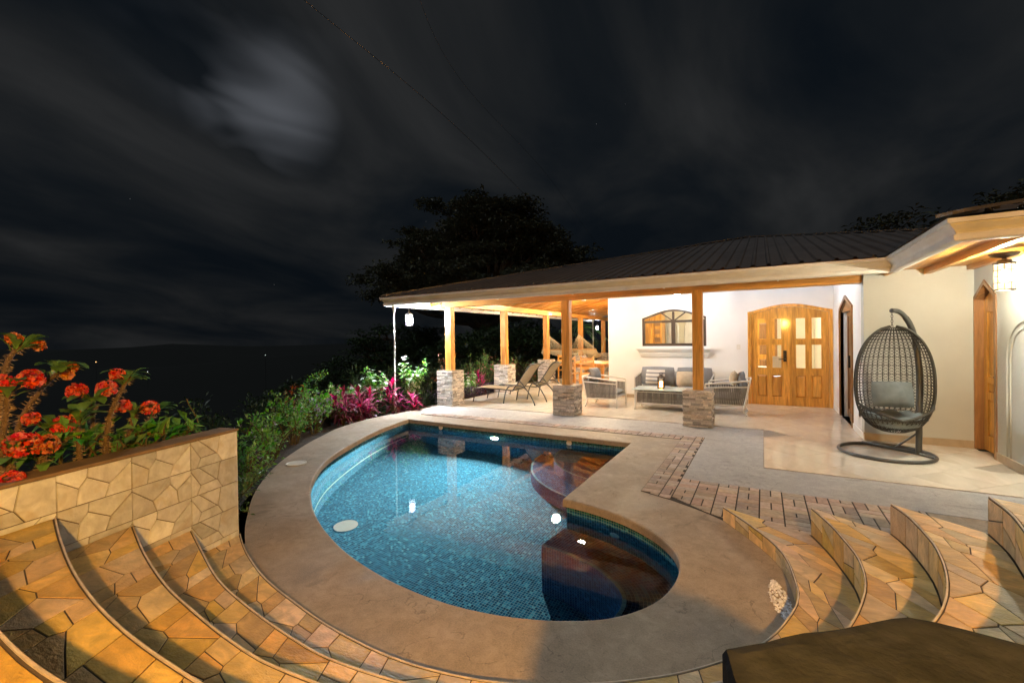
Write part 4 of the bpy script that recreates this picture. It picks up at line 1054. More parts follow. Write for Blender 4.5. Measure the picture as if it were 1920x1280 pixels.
# ------------------------------------------------------------------ furniture
random.seed(9)
FZ = .013
def soft(name, mat, parent, c, d, rz=0, tilt=0, puff=.35, n=10, tiltx=0):
    """a stuffed cushion: superellipsoid pillow, thickest in the middle, with soft corners; d = full sizes"""
    mb = MB(); hx, hy, hz = d[0]/2, d[1]/2, d[2]/2
    ro = Matrix.Rotation(rz, 3, 'Z') @ Matrix.Rotation(tiltx, 3, 'Y') @ Matrix.Rotation(tilt, 3, 'X'); c = Vector(c)
    sd = random.random()*50
    for side in (1, -1):
        o = len(mb.v)
        for i in range(n+1):
            for j in range(n+1):
                u, v = -1+2*i/n, -1+2*j/n
                e = max(0, (1-u**4)*(1-v**4))**.5; th = hy*(1-puff+puff*(1-u*u)*(1-v*v))*e
                k = 1-.04*(u*u*v*v)-.02*(abs(u*v))
                w = .035*hy*noise.noise(Vector((u*3+sd, v*3, side)))
                mb.v.append(c+ro @ Vector((hx*u*k, side*(th+w*e), hz*v*k)))
        for i in range(n):
            for j in range(n):
                q = (o+i*(n+1)+j, o+(i+1)*(n+1)+j, o+(i+1)*(n+1)+j+1, o+i*(n+1)+j+1); mb.f.append(q if side == 1 else q[::-1])
    return mb.build(name, mat, parent, smooth=True, fix=False)
def top_soft(name, mat, label, cat, c, d, rz=0, tilt=0, group=None, **k):
    o = soft(name, mat, None, c, d, rz, tilt, **k); return tag(o, label, cat, group)

def lounger():
    t = thing('sun_lounger', 'tan sling sun lounger with dark steel frame nearest the pool', 'lounger', (0, 0, 0), 'sun loungers under the veranda')
    fr = MB()
    for s in (-1, 1):
        y = .31*s
        fr.tube(cr([(-.02, y, .30), (.05, y, .345), (.2, y, .35), (.7, y, .34), (1.12, y, .325)], 5), .014, 8)
    fr.tube([(-.02, -.31, .30), (-.02, .31, .30)], .014, 8); fr.tube([(1.12, -.31, .325), (1.12, .31, .325)], .012, 8)
    fr.build('seat_frame', 'dark_metal', t, smooth=True)
    for s in (-1, 1):
        y = .325*s
        MB().tube(cr([(.06, y, .34), (.02, y, .2), (-.03, y, .0)], 5), .013, 8).build('leg', 'dark_metal', t, smooth=True)
        MB().tube(cr([(.86, y, 0), (.92, y, .26), (1.0, y, .40), (1.16, y, .455), (1.36, y, .44), (1.52, y, .34), (1.64, y, .17), (1.72, y, 0)], 6), .015, 8).build('arm_leg', 'dark_metal', t, smooth=True)
    bk = MB()
    for s in (-1, 1):
        y = .285*s; bk.tube(cr([(1.10, y, .33), (1.28, y, .55), (1.46, y, .80), (1.60, y, .95), (1.70, y, 1.0)], 5), .013, 8)
    bk.tube([(1.60, -.285, .95), (1.60, .285, .95)], .012, 8); b = bk.build('back_frame', 'dark_metal', t, smooth=True)
    for s in (-1, 1): MB().tube([(1.30, .30*s, .57), (1.52, .32*s, .345)], .010, 6).build('back_strut', 'dark_metal', t)
    sl = MB(); pts = cr([(-.01, 0, .335), (.05, 0, .36), (.3, 0, .352), (.7, 0, .34), (1.05, 0, .335)], 4)
    sl.strip([(p.x, -.30, p.z) for p in pts], [(p.x, .30, p.z) for p in pts]); sl.strip([(p.x, -.30, p.z-.006) for p in pts], [(p.x, .30, p.z-.006) for p in pts]); sl.build('seat_sling', 'sling', t)
    sl = MB(); pts = cr([(1.10, 0, .34), (1.27, 0, .54), (1.45, 0, .79), (1.60, 0, .955)], 5)
    sl.strip([(p.x, -.275, p.z) for p in pts], [(p.x, .275, p.z) for p in pts]); sl.strip([(p.x+.006, -.275, p.z-.004) for p in pts], [(p.x+.006, .275, p.z-.004) for p in pts]); sl.build('back_sling', 'sling', t)
    hr = MB(); pts = cr([(1.42, 0, .78), (1.50, 0, .885), (1.575, 0, .955)], 5); hr.strip([(p.x-.02, -.22, p.z+.02) for p in pts], [(p.x-.02, .22, p.z+.02) for p in pts]); hr.strip([(p.x-.006, -.22, p.z) for p in pts], [(p.x-.006, .22, p.z) for p in pts]); hr.build('headrest', 'sling', t)
    return t
l1 = lounger(); l2 = copy_tree(l1)
l1.location = (-6.36, 9.50, FZ); l2.location = (-6.18, 10.40, FZ); l2['label'] = 'tan sling sun lounger with dark steel frame, the one farther from the pool'

def ropes(mb, p0, p1, q0, q1, n, w=.010, th=.006, nrm=(0, 1, 0)):
    """n upright flat ropes between the lower line p0-p1 and the upper line q0-q1"""
    p0, p1, q0, q1 = map(Vector, (p0, p1, q0, q1))
    for i in range(n):
        t = (i+.5)/n; mb.beam(p0.lerp(p1, t), q0.lerp(q1, t), w, th, nrm)
def armchair(label):
    """faces +x; width along y"""
    t = thing('rope_armchair', label, 'armchair', (0, 0, 0), 'rope armchairs at the coffee table')
    W, D = .37, .36
    for s in (-1, 1):
        y = s*W
        MB().tube([(D, y, 0), (D, y, .60)], .016, 8).build('leg', 'white_metal', t)
        MB().tube(cr([(-D-.02, y, 0), (-D+.03, y, .12), (-D-.02, y, .40), (-D-.08, y, .69)], 4), .016, 8, ).build('leg', 'white_metal', t, smooth=True)
        MB().tube([(D, y, .60), (-D-.08, y, .69)], .017, 8).build('arm_rail', 'white_metal', t); MB().tube([(D, y, .20), (-D+.01, y, .20)], .012, 8).build('lower_rail', 'white_metal', t); MB().tube([(D, y, .53), (-D-.05, y, .57)], .012, 8).build('middle_rail', 'white_metal', t)
        r = MB(); ropes(r, (D-.02, y, .20), (-D+.03, y, .20), (D-.02, y, .535), (-D-.03, y, .57), 22, .026, .008); r.build('arm_ropes', 'rope', t)
    MB().tube([(-D-.08, -W, .69), (-D-.08, W, .69)], .017, 8).build('back_rail', 'white_metal', t); MB().tube([(-D+.01, -W, .20), (-D+.01, W, .20)], .012, 8).build('lower_rail', 'white_metal', t); MB().tube([(D, -W, .24), (D, W, .24)], .014, 8).build('front_rail', 'white_metal', t)
    r = MB(); ropes(r, (-D+.01, -W+.02, .20), (-D+.01, W-.02, .20), (-D-.06, -W+.02, .62), (-D-.06, W-.02, .62), 20, .027, .008, (1, 0, 0)); r.build('back_ropes', 'rope', t)
    MB().bx(-D+.02, D-.01, -W+.02, W-.02, .235, .26).build('seat_base', 'white_metal', t)
    soft('seat_cushion', 'cushion', t, (.01, 0, .335), (.68, .15, .68), 0, R(90), .25)
    soft('back_cushion', 'cushion', t, (-.30, 0, .60), (.64, .16, .42), R(90), R(12), .4)
    return t
c1 = armchair('grey rope armchair on the left of the coffee table'); c2 = copy_tree(c1); c2['label'] = 'grey rope armchair on the right, beside the wooden double door'
c1.location = (-3.17, 9.92, FZ); c2.location = (-.66, 10.02, FZ); c2.rotation_euler.z = math.pi
top_soft('pillow', 'cushion', 'crumpled blue-grey pillow on the left armchair', 'pillow', (-3.38, 9.80, .75), (.42, .15, .30), R(80), R(-20), puff=.5)
top_soft('pillow', 'tan_fabric', 'mauve-grey pillow on the right armchair', 'pillow', (-.52, 9.93, .73), (.36, .16, .30), R(96), R(10), puff=.5)
top_soft('pillow', 'cushion', 'slate-blue pillow on the right armchair', 'pillow', (-.40, 10.0, .73), (.36, .16, .28), R(84), R(16), puff=.5)

def sofa():
    x0, x1 = -2.68, -1.00; y0, y1 = 10.62, 11.34
    t = thing('rope_sofa', 'white-framed two-seat sofa with grey cushions under the arched window', 'sofa', (-1.84, 11, FZ)); z = FZ
    for x in (x0, x1):
        for y in (y0, y1): MB().tube([(x, y, z), (x, y, .62 if y == y0 else .72)], .017, 8).build('leg', 'white_metal', t)
        MB().tube([(x, y0, .62), (x, y1, .70)], .018, 8).build('arm_rail', 'white_metal', t); MB().tube([(x, y0, .2), (x, y1, .2)], .013, 8).build('lower_rail', 'white_metal', t)
        r = MB(); ropes(r, (x, y0+.02, .2), (x, y1-.02, .2), (x, y0+.02, .61), (x, y1-.02, .69), 18, .010, .006, (1, 0, 0)); r.build('arm_ropes', 'rope', t)
    MB().tube([(x0, y1, .72), (x1, y1, .72)], .018, 8).build('back_rail', 'white_metal', t); MB().tube([(x0, y1, .2), (x1, y1, .2)], .013, 8).build('lower_rail', 'white_metal', t); MB().tube([(x0, y0, .2), (x1, y0, .2)], .015, 8).build('front_rail', 'white_metal', t)
    r = MB(); ropes(r, (x0+.03, y1, .2), (x1-.03, y1, .2), (x0+.03, y1, .71), (x1-.03, y1, .71), 46); r.build('back_ropes', 'rope', t)
    MB().bx(x0+.02, x1-.02, y0+.02, y1-.02, .21, .24).build('seat_base', 'white_metal', t)
    for cx in (-2.26, -1.42):
        soft('seat_cushion', 'cushion', t, (cx, 10.95, .33), (.82, .17, .66), 0, R(90), .22); soft('back_cushion', 'cushion', t, (cx, 11.20, .62), (.80, .20, .46), R(random.uniform(-3, 3)), R(-12), .4)
sofa()
def stripes():
    m = NT('striped_fabric'); p = m.n('ShaderNodeBsdfPrincipled'); tc = m.n('ShaderNodeTexCoord'); sx = m.n('ShaderNodeSeparateXYZ'); m.link(tc.outputs['Object'], sx.inputs[0])
    f = m.math('GREATER_THAN', m.math('FRACT', m.math('MULTIPLY', sx.outputs[2], 11.)), .55)
    m.link(m.mix(f, (.55, .53, .50), (.20, .205, .22)), p.inputs['Base Color']); p.inputs['Roughness'].default_value = .9; m.link(p.outputs[0], m.out.inputs[0]); return m.m
M['stripe'] = stripes()
top_soft('pillow', 'stripe', 'grey and white striped pillow at the left end of the sofa', 'pillow', (-2.28, 11.00, .615), (.46, .16, .40), R(-4), R(-20), puff=.5)
top_soft('pillow', 'tan_fabric', 'tan pillow in the middle of the sofa', 'pillow', (-1.58, 11.00, .585), (.42, .16, .36), R(5), R(-20), puff=.5)
def coffee_table():
    x0, x1, y0, y1 = -2.44, -1.22, 9.62, 10.22; z = FZ
    t = thing('coffee_table', 'low glass-topped coffee table with grey rope apron', 'table', (-1.83, 9.92, z))
    MB().bx(x0-.05, x1+.05, y0-.05, y1+.05, .445, .465).build('table_top', 'table_glass', t, bevel=.006)
    for x in (x0, x1):
        for y in (y0, y1): MB().tube([(x+(.0 if x == x0 else 0), y, z), (x+(.05 if x == x0 else -.05), y+(.02 if y == y0 else -.02), .445)], .017, 8).build('leg', 'white_metal', t)
    f = MB()
    for zz in (.40, .16): f.tube([(x0+.05, y0+.02, zz), (x1-.05, y0+.02, zz), (x1-.05, y1-.02, zz), (x0+.05, y1-.02, zz)], .010, 6, True)
    f.build('frame', 'white_metal', t)
    r = MB(); ropes(r, (x0+.06, y0+.02, .16), (x1-.06, y0+.02, .16), (x0+.06, y0+.02, .40), (x1-.06, y0+.02, .40), 38, .023, .008); ropes(r, (x0+.06, y1-.02, .16), (x1-.06, y1-.02, .16), (x0+.06, y1-.02, .40), (x1-.06, y1-.02, .40), 44, .016, .008)
    for x in (x0+.05, x1-.05): ropes(r, (x, y0+.04, .16), (x, y1-.04, .16), (x, y0+.04, .40), (x, y1-.04, .40), 20, .016, .008, (1, 0, 0))
    r.build('rope_apron', 'rope', t)
coffee_table()
def lantern(x, y, z):
    t = thing('candle_lantern', 'brown metal candle lantern glowing orange on the coffee table', 'lantern', (x, y, z)); w = .058
    b = MB(); b.bx(x-w-.008, x+w+.008, y-w-.008, y+w+.008, z, z+.02); b.build('base', 'bronze', t)
    f = MB()
    for a in (-1, 1):
        for c in (-1, 1): f.bx(x+a*w-.007, x+a*w+.007, y+c*w-.007, y+c*w+.007, z+.02, z+.22)
    f.build('frame', 'bronze', t)
    MB().lathe([(.092, z+.22), (.092, z+.23), (.05, z+.27), (.03, z+.285), (.03, z+.30), (0, z+.305)], (x, y, 0), 4).build('lid', 'bronze', t)
    MB().tube([(x-.035, y, z+.29), (x-.03, y, z+.335), (x, y, z+.35), (x+.03, y, z+.335), (x+.035, y, z+.29)], .004, 6).build('handle', 'bronze', t)
    MB().lathe([(.0, z+.022), (.034, z+.022), (.034, z+.15), (.0, z+.155)], (x, y, 0), 14).build('candle', EM['candle'], t)
    for a, b_ in ((-1, 0), (1, 0), (0, -1), (0, 1)):
        if a: MB().bx(x+a*w-.001, x+a*w+.001, y-w+.007, y+w-.007, z+.02, z+.22).build('pane', 'glass', t)
        else: MB().bx(x-w+.007, x+w-.007, y+b_*w-.001, y+b_*w+.001, z+.02, z+.22).build('pane', 'glass', t)
lantern(-1.93, 9.90, .466)

def egg_chair():
    cx, cy = 1.50, 7.36
    t = thing('egg_chair', 'dark wicker hanging egg chair on a curved steel stand', 'hanging chair', (cx, cy, FZ))
    n = 44; bx_, by_ = 1.385, 7.44
    MB().tube([(bx_+.49*math.cos(2*math.pi*k/n), by_+.50*math.sin(2*math.pi*k/n), FZ+.022) for k in range(n)], .022, 8, True).build('base_ring', 'dark_metal', t, smooth=True)
    px, py = 1.735, 7.50
    MB().tube([(1.22, 7.91, FZ+.03), (px, py, FZ+.03), (1.85, 7.30, FZ+.03)], .022, 8).build('base_bar', 'dark_metal', t)
    MB().tube([(px, py, FZ+.30), (px-.20, py+.16, FZ+.05)], .013, 8).build('brace', 'dark_metal', t)
    st = cr([(px, py, FZ+.02), (px+.01, py+.02, .5), (px+.03, py+.08, 1.0), (px+.01, py+.10, 1.40), (px-.05, py+.06, 1.66), (px-.13, py-.0, 1.81), (px-.21, py-.08, 1.875), (px-.29, py-.15, 1.885)], 6)
    MB().tube(st, [.034]*30+[.030]*(len(st)-30), 10).build('stand_pole', 'dark_metal', t, smooth=True)
    ch = MB(); z = 1.862; tx, ty = px-.285, py-.145
    while z > 1.70:
        a = int(round((1.862-z)/.032)) % 2
        ch.tube([(tx+(.011 if a else 0)*math.cos(q*math.pi/4), ty+(0 if a else .011)*math.cos(q*math.pi/4), z-.018+.022*math.sin(q*math.pi/4)) for q in range(8)], .0035, 5, True); z -= .032
    ch.build('chain', 'dark_metal', t)
    # the basket: an egg whose front is open above the lip
    C0 = Vector((tx+.02, ty, 0)); rot = Matrix.Rotation(R(6), 3, 'Z')
    z0, z1 = .31, 1.685
    def rad(z):
        u = (z-z0)/(z1-z0); u = min(1, max(0, u)); v = 2*u**.86-1; return max(0, 1-abs(v)**2.35)**.5
    def S(th, z):
        """th = 0 at the back, +-pi at the front"""
        r = rad(z); p = Vector((.405*r*math.sin(th), .37*r*math.cos(th)+.04, z)); return C0+rot @ p
    def tmax(z):
        if z > .68: return R(98)
        u = max(0, (z-.50)/.18); return R(98)+R(82)*(1-u)
    w = MB(); nz = 34; zs = [z0+.015+(z1-z0-.03)*i/nz for i in range(nz+1)]
    nt = 40
    # upright strands
    for k in range(-nt, nt+1, 2):
        pts = []
        for z in zs:
            tm = tmax(z); th = k/nt*R(180)
            if abs(th) <= tm+.01: pts.append(S(th, z))
            elif len(pts) > 1: w.tube(pts, .0050, 4, caps=False); pts = []
            else: pts = []
        if len(pts) > 1: w.tube(pts, .0050, 4, caps=False)
    # crossing strands make the open diamond weave
    for ph in (0, 1):
        for k in range(-nt-nz, nt+nz, 2):
            pts = []
            for i, z in enumerate(zs):
                th = (k+(i if ph else -i)*1.0+((i % 2)*.0))/nt*R(180)
                # zigzag inside one column
                col = k/nt*R(180); zz = ((i+ph) % 2)*2-1; th = col+zz*R(180)/nt*.92
                if abs(col) > R(181): continue
                if abs(th) <= tmax(z)+.02: pts.append(S(th, z))
                elif len(pts) > 1: w.tube(pts, .0048, 3, caps=False); pts = []
                else: pts = []
            if len(pts) > 1: w.tube(pts, .0048, 3, caps=False)
    # hoops
    for z in zs[::3]:
        tm = tmax(z); m = 28; w.tube([S(-tm+2*tm*q/m, z) for q in range(m+1)], .0036, 3, caps=False)
    bk = w.build('woven_basket', 'wicker', t)
    # rim
    rim = []; zr = [1.683-i*(1.683-.50)/40 for i in range(41)]
    left = [S(-min(tmax(z), R(179)), z) for z in zr]; right = [S(min(tmax(z), R(179)), z) for z in zr]
    MB().tube(left+right[::-1], .0165, 8, caps=True).build('rim', 'wicker', bk, smooth=True)
    MB().tube([S(R(360)*q/30, .50) for q in range(30)], .011, 6, True).build('seat_rim', 'wicker', bk, smooth=True)
    # seat cushion: a thick bowl pad, scalloped at the lip
    mb = MB(); m = 40; rows = []
    for r, z in ((.0, .38), (.16, .385), (.235, .41), (.285, .455), (.305, .51), (.295, .555), (.26, .57), (.215, .53), (.15, .495), (0, .485)):
        rows.append([C0+rot @ Vector((r*math.sin(2*math.pi*q/m)*1.0, r*.90*math.cos(2*math.pi*q/m)+.03, z+(.012*math.sin(q*2*math.pi/m*9) if .5 < z < .64 and r > .25 else 0)-.055*max(0, -math.cos(2*math.pi*q/m))*(r/.38)**2)) for q in range(m)])
    mb.v = [v for r_ in rows for v in r_]
    for i in range(len(rows)-1):
        for q in range(m): mb.f.append((i*m+q, i*m+(q+1) % m, (i+1)*m+(q+1) % m, (i+1)*m+q))
    mb.build('seat_cushion', 'egg_cushion', t, smooth=True, fix=True)
    soft('back_pillow', 'egg_cushion', t, tuple(C0+rot @ Vector((.0, .07, .80))), (.44, .15, .34), R(6), R(-14), .4)
egg_chair()

# ------------------------------------------------------------------ far end of the veranda
def chair_wood(label, loc, rz):
    t = thing('dining_chair', label, 'chair', (0, 0, 0), 'ladder-back chairs round the dining table')
    for x in (-.2, .2):
        MB().bx(x-.02, x+.02, -.22, -.18, 0, .44).build('leg', 'woodz', t); MB().bx(x-.02, x+.02, .18, .22, 0, 1.0).build('leg', 'woodz', t)
    MB().bx(-.225, .225, -.225, .225, .44, .47).build('seat', 'woodx', t)
    for z in (.60, .74, .88): MB().bx(-.18, .18, .19, .21, z, z+.08).build('back_slat', 'woodx', t)
    s = MB(); s.bx(-.18, .18, -.21, -.19, .2, .23); s.bx(-.18, .18, .19, .21, .2, .23); s.build('stretcher', 'woodx', t)
    t.location = loc; t.rotation_euler.z = rz
    return t
def dining():
    t = thing('dining_table', 'orange timber dining table at the far end of the veranda', 'table', (-4.95, 14.2, FZ))
    for i in range(5): MB().bx(-5.65+i*.28, -5.375+i*.28, 13.3, 15.1, .72, .76).build('top_plank', 'woody', t)
    MB().bx(-5.55, -4.35, 13.4, 15.0, .63, .718).build('apron', 'woodx', t)
    for x in (-5.5, -4.4):
        for y in (13.45, 14.95): MB().bx(x-.045, x+.045, y-.045, y+.045, FZ, .63).build('leg', 'woodz', t)
    a = chair_wood('timber ladder-back chair at the near side of the dining table, left', (-5.25, 12.95, FZ), math.pi)
    for lab, loc, rz in (('timber ladder-back chair at the near side of the dining table, right', (-4.65, 12.95, FZ), math.pi), ('timber ladder-back chair on the house side of the dining table, nearer one', (-4.0, 13.7, FZ), -math.pi/2), ('timber ladder-back chair on the house side of the dining table, farther one', (-4.0, 14.5, FZ), -math.pi/2), ('timber ladder-back chair on the garden side of the dining table', (-5.95, 14.2, FZ), math.pi/2)):
        c = copy_tree(a); c.location = loc; c.rotation_euler.z = rz; c['label'] = lab
    lx, ly = -5.1, 13.7
    j = thing('table_lantern', 'small dark lantern standing on the dining table', 'lantern', (lx, ly, .76))
    MB().bx(lx-.06, lx+.06, ly-.06, ly+.06, .76, .775).build('base', 'bronze', j)
    f = MB()
    for a_ in (-1, 1):
        for b_ in (-1, 1): f.bx(lx+a_*.05-.006, lx+a_*.05+.006, ly+b_*.05-.006, ly+b_*.05+.006, .775, .95)
    f.build('frame', 'bronze', j); MB().lathe([(.09, .95), (.03, 1.0), (0, 1.02)], (lx, ly, 0), 4).build('lid', 'bronze', j)
dining()
def hammock(x, y, lab, za=1.72):
    t = thing('hammock', lab, 'hammock', (x, y, .6), 'hammocks at the far end of the veranda')
    w = .56; bar = Vector((x, y+.15, 1.10)); ap = Vector((x, y-.35, za))
    MB().tube([(x-w, bar.y, 1.10), (x+w, bar.y, 1.10)], .018, 8).build('spreader_bar', 'woodx', t)
    c = MB()
    for k in range(25): c.tube([ap, (x-w+2*w*k/24, bar.y, 1.10)], .005, 4, caps=False)
    c.build('cords', 'cream_rope', t)
    c = MB(); m = 20; A = []
    for i in range(m+1):
        u = i/m; yy = bar.y+2.4*u; zz = 1.10-.44*math.sin(math.pi*min(1, u*.85))**.8
        wf = w*max(.06, 1-u*.95)**.75; A.append([(x-wf+2*wf*j/14, yy, zz+.16*math.sin(math.pi*u)*((2*j/14-1)**2)) for j in range(15)])
    for i in range(m): c.strip(A[i], A[i+1])
    c.build('bed', 'cream_rope', t, smooth=True)
    fg = MB(); r = random.Random(3)
    for k in range(40):
        for s in (-1,):
            u = k/40; xx = x-w+2*w*u; fg.tube([(xx, bar.y-.01, 1.09), (xx+r.uniform(-.01, .01), bar.y-.02, 1.09-.16-.08*math.sin(u*25)**2)], .006, 4)
    fg.build('fringe', 'cream_rope', t)
    MB().tube([(x, bar.y+2.38, .92), (x, bar.y+2.9, 1.55)], .012, 8).build('end_rope', 'cream_rope', t)
hammock(-6.55+.13, 17.0, 'cream rope hammock hung from the farther post, right of the two'); hammock(-7.45, 16.4, 'cream rope hammock partly behind the middle post, left of the two', 1.68)
def fan():
    x, y, z = -4.8, 12.9, 2.80; t = thing('ceiling_fan', 'pale ceiling fan under the veranda rafters', 'fan', (x, y, z))
    MB().lathe([(.0, z-.09), (.07, z-.08), (.09, z-.03), (.07, z+.03), (.02, z+.06), (.015, zl(x)-.06)], (x, y, 0), 16).build('motor', 'white_metal', t)
    for k in range(4):
        a = k*math.pi/2+.25; d = Vector((math.cos(a), math.sin(a), 0)); MB().beam(Vector((x, y, z))+d*.10, Vector((x, y, z))+d*.62, .12, .012, (.12*d.y, -.12*d.x, 1)).build('blade', 'white_metal', t)
fan()
def rain_chain(x, y, z1, z0, lab):
    t = thing('rain_chain', lab, 'rain chain', (x, y, z0), 'rain chains at the gutter corners')
    MB().lathe([(.05, z1), (.045, z1-.05), (.022, z1-.15), (.018, z1-.2)], (x, y, 0), 14).build('funnel', 'trim', t)
    c = MB(); z = z1-.19; i = 0
    while z > z0:
        a = i % 2
        c.tube([(x+(.018*math.cos(q*math.pi/4) if a else 0), y+(0 if a else .018*math.cos(q*math.pi/4)), z-.026+.032*math.sin(q*math.pi/4)) for q in range(8)], .0070, 5, True); z -= .046; i += 1
    c.build('links', 'chrome', t)
rain_chain(-7.42, 7.5, 2.40, -.25, 'white rain chain hanging from the near left gutter corner'); rain_chain(-7.3, 20.9, 2.40, -.25, 'white rain chain at the far back gutter corner')
sw = thing('light_switch', 'white light switch beside the double door', 'switch', (-.49, 11.5, 1.32))
MB().bx(-.53, -.45, 11.488, 11.4985, 1.26, 1.38).build('plate', 'white_plastic', sw, bevel=.002); MB().bx(-.505, -.475, 11.482, 11.4875, 1.30, 1.34).build('rocker', 'trim', sw)
so_ = thing('wall_socket', 'dark wall socket by the side door', 'socket', (1.31, 8.62, .35)); MB().bx(1.298, 1.3085, 8.58, 8.66, .30, .41).build('plate', 'bronze', so_); MB().bx(1.292, 1.2975, 8.60, 8.64, .32, .39).build('outlet', 'black', so_)

# ------------------------------------------------------------------ rooms seen through the glass
def rooms():
    c = thing('wooden_cabinet', 'orange wooden kitchen cabinet with open shelf seen through the arched window', 'cabinet', (-2.9, 14.6, 0))
    MB().bx(-3.38, -3.02, 14.3, 14.9, .01, 2.5).build('carcass', 'doorz', c); MB().bx(-3.018, -2.76, 14.35, 14.9, 1.2, 2.45).build('shelf_unit', 'doorz', c)
    for z in (1.40, 1.66, 1.92): MB().bx(-2.98, -2.80, 14.343, 14.349, z, z+.16).build('niche', 'dwoodx', c)
    for a in (-3.36,): raised(a, a+.32, .15, 2.2, xz(14.3), -.002, .014).build('cabinet_door', 'doorz', c)
    for i, x in enumerate((-2.62, -2.05)):
        cu = thing('curtain', ('left' if i == 0 else 'right')+' pale curtain in an arched opening behind the window', 'curtain', (x, 15.3, .1), 'curtains behind the arched window')
        mb = MB(); p = [(x-.13+.26*k/24, 15.35+.03*math.sin(k*1.7)) for k in range(25)]; mb.strip([(a, b, .1) for a, b in p], [(a, b, 2.05) for a, b in p]); mb.build('cloth', 'trim', cu, smooth=True)
        MB().tube([(x-.17, 15.45, .05), (x-.17, 15.45, 1.9)]+[(x-.17*math.cos(math.pi*k/12), 15.45, 1.9+.17*math.sin(math.pi*k/12)) for k in range(1, 12)]+[(x+.17, 15.45, 1.9), (x+.17, 15.45, .05)], .035, 8).build('arch_trim', 'trim', cu)
    d = thing('inner_door', 'panelled wooden door inside, seen through the left door leaf', 'door', (.0, 15.5, 0))
    MB().bx(-.75, .38, 15.45, 15.59, .01, 2.15).build('frame', 'dwoodz', d)
    for a in (-.68, -.17): 
        l = MB().bx(a, a+.48, 15.41, 15.449, .02, 2.08).build('leaf', 'doorz', d); raised(a+.08, a+.40, .15, .85, xz(15.41), -.002).build('panel', 'dwoodz', l); raised(a+.08, a+.40, 1.0, 1.95, xz(15.41), -.002).build('panel', 'dwoodz', l)
    t = thing('inner_table', 'round white table inside, seen through the left door leaf', 'table', (-.15, 13.3, 0))
    MB().lathe([(.42, .72), (.42, .75), (0, .752)], (-.15, 13.3, 0), 24).build('top', 'trim', t); MB().lathe([(.22, .005), (.2, .03), (.04, .06), (.04, .72)], (-.15, 13.3, 0), 16).build('pedestal', 'doorz', t)
    v = thing('flower_vase', 'small vase of yellow and red flowers on the inner table', 'vase', (-.2, 13.2, .752)); MB().lathe([(.03, .753), (.05, .80), (.03, .88), (.035, .9)], (-.2, 13.2, 0), 14).build('vase', 'trim', v)
    fl = MB(); r = random.Random(2)
    for _ in range(50):
        d_ = Vector((r.uniform(-1, 1), r.uniform(-1, 1), r.uniform(.2, 1))).normalized(); fl.card(Vector((-.2, 13.2, .92))+d_*r.uniform(.03, .11), d_, Vector((r.uniform(-1, 1), r.uniform(-1, 1), 1)), .05, .04)
    fl.build('flowers', 'petal_orange', v)['kind'] = 'stuff'
    ch = thing('inner_chair', 'cream high-backed chair inside, at the inner table', 'chair', (.28, 13.0, 0)); MB().bx(.08, .48, 12.85, 13.25, .42, .50).build('seat', 'trim', ch)
    MB().prism([(.10, .50), (.46, .50), (.45, .95), (.38, 1.05), (.18, 1.05), (.11, .95)], 12.80, 12.86, lambda u, v_, w: (u, w, v_)).build('backrest', 'trim', ch, fix=True)
    for x in (.1, .44):
        for y in (12.87, 13.21): MB().bx(x, x+.04, y-.02, y+.02, .005, .42).build('leg', 'dwoodz', ch)
    for lab, x, y in (('round lamp on the kitchen ceiling inside the arched window', -1.9, 13.6), ('round lamp on the hall ceiling inside the double door', .35, 13.9)):
        l = thing('room_lamp', lab, 'lamp', (x, y, 2.78)); MB().lathe([(0, 2.74), (.12, 2.76), (.19, 2.80), (.2, 2.835)], (x, y, 0), 24).build('glass_dome', EM['room'], l, smooth=True); MB().lathe([(.21, 2.835), (.21, 2.858)], (x, y, 0), 24).build('holder', 'trim', l)
rooms()

# ------------------------------------------------------------------ overhead cables and far lights
def cable(pts, lab, rad=.006):
    c = MB().tube(cr(pts, 10), rad, 5).build('overhead_cable', 'bronze', loc=pts[0]); tag(c, lab, 'cable', 'overhead cables')
cable([(-9.2, 4.0, 9.8), (-8.38, 6, 8.82), (-7.09, 9, 7.36), (-7.2, 14, 6.55), (-8.6, 24, 6.0), (-10, 40, 6.2)], 'thin overhead cable crossing the sky above the pool, the longer one')
cable([(-5.5, 6, 8.4), (-5.84, 8, 7.43), (-6.4, 14, 7.15), (-8.2, 26, 6.6), (-9.5, 40, 6.6)], 'faint second overhead cable above the roof, the right one', .003)
def far_light(x, y, z, lab, col, s, r):
    t = thing('far_lamp', lab, 'lamp', (x, y, z-6), 'far lights in the valley')
    MB().tube([(x, y, z-45), (x, y, z)], .15, 6).build('pole', 'black', t); MB().lathe([(0, -r), (r*.8, -r*.5), (r, 0), (r*.8, r*.5), (0, r)], (x, y, z), 10).build('bulb', emit('far_glow', col, s), t)
far_light(-992, 300, -29, 'tiny orange light on the far ridge behind the red flowers', (1, .55, .2), 4, .55); far_light(-799, 300, -41, 'tiny white light in the dark valley', (.9, .95, 1), 2.4, .4); far_light(-500, 300, -14, 'tiny greenish light on the dark hillside at mid left', (.8, 1, .9), 1.6, .3)

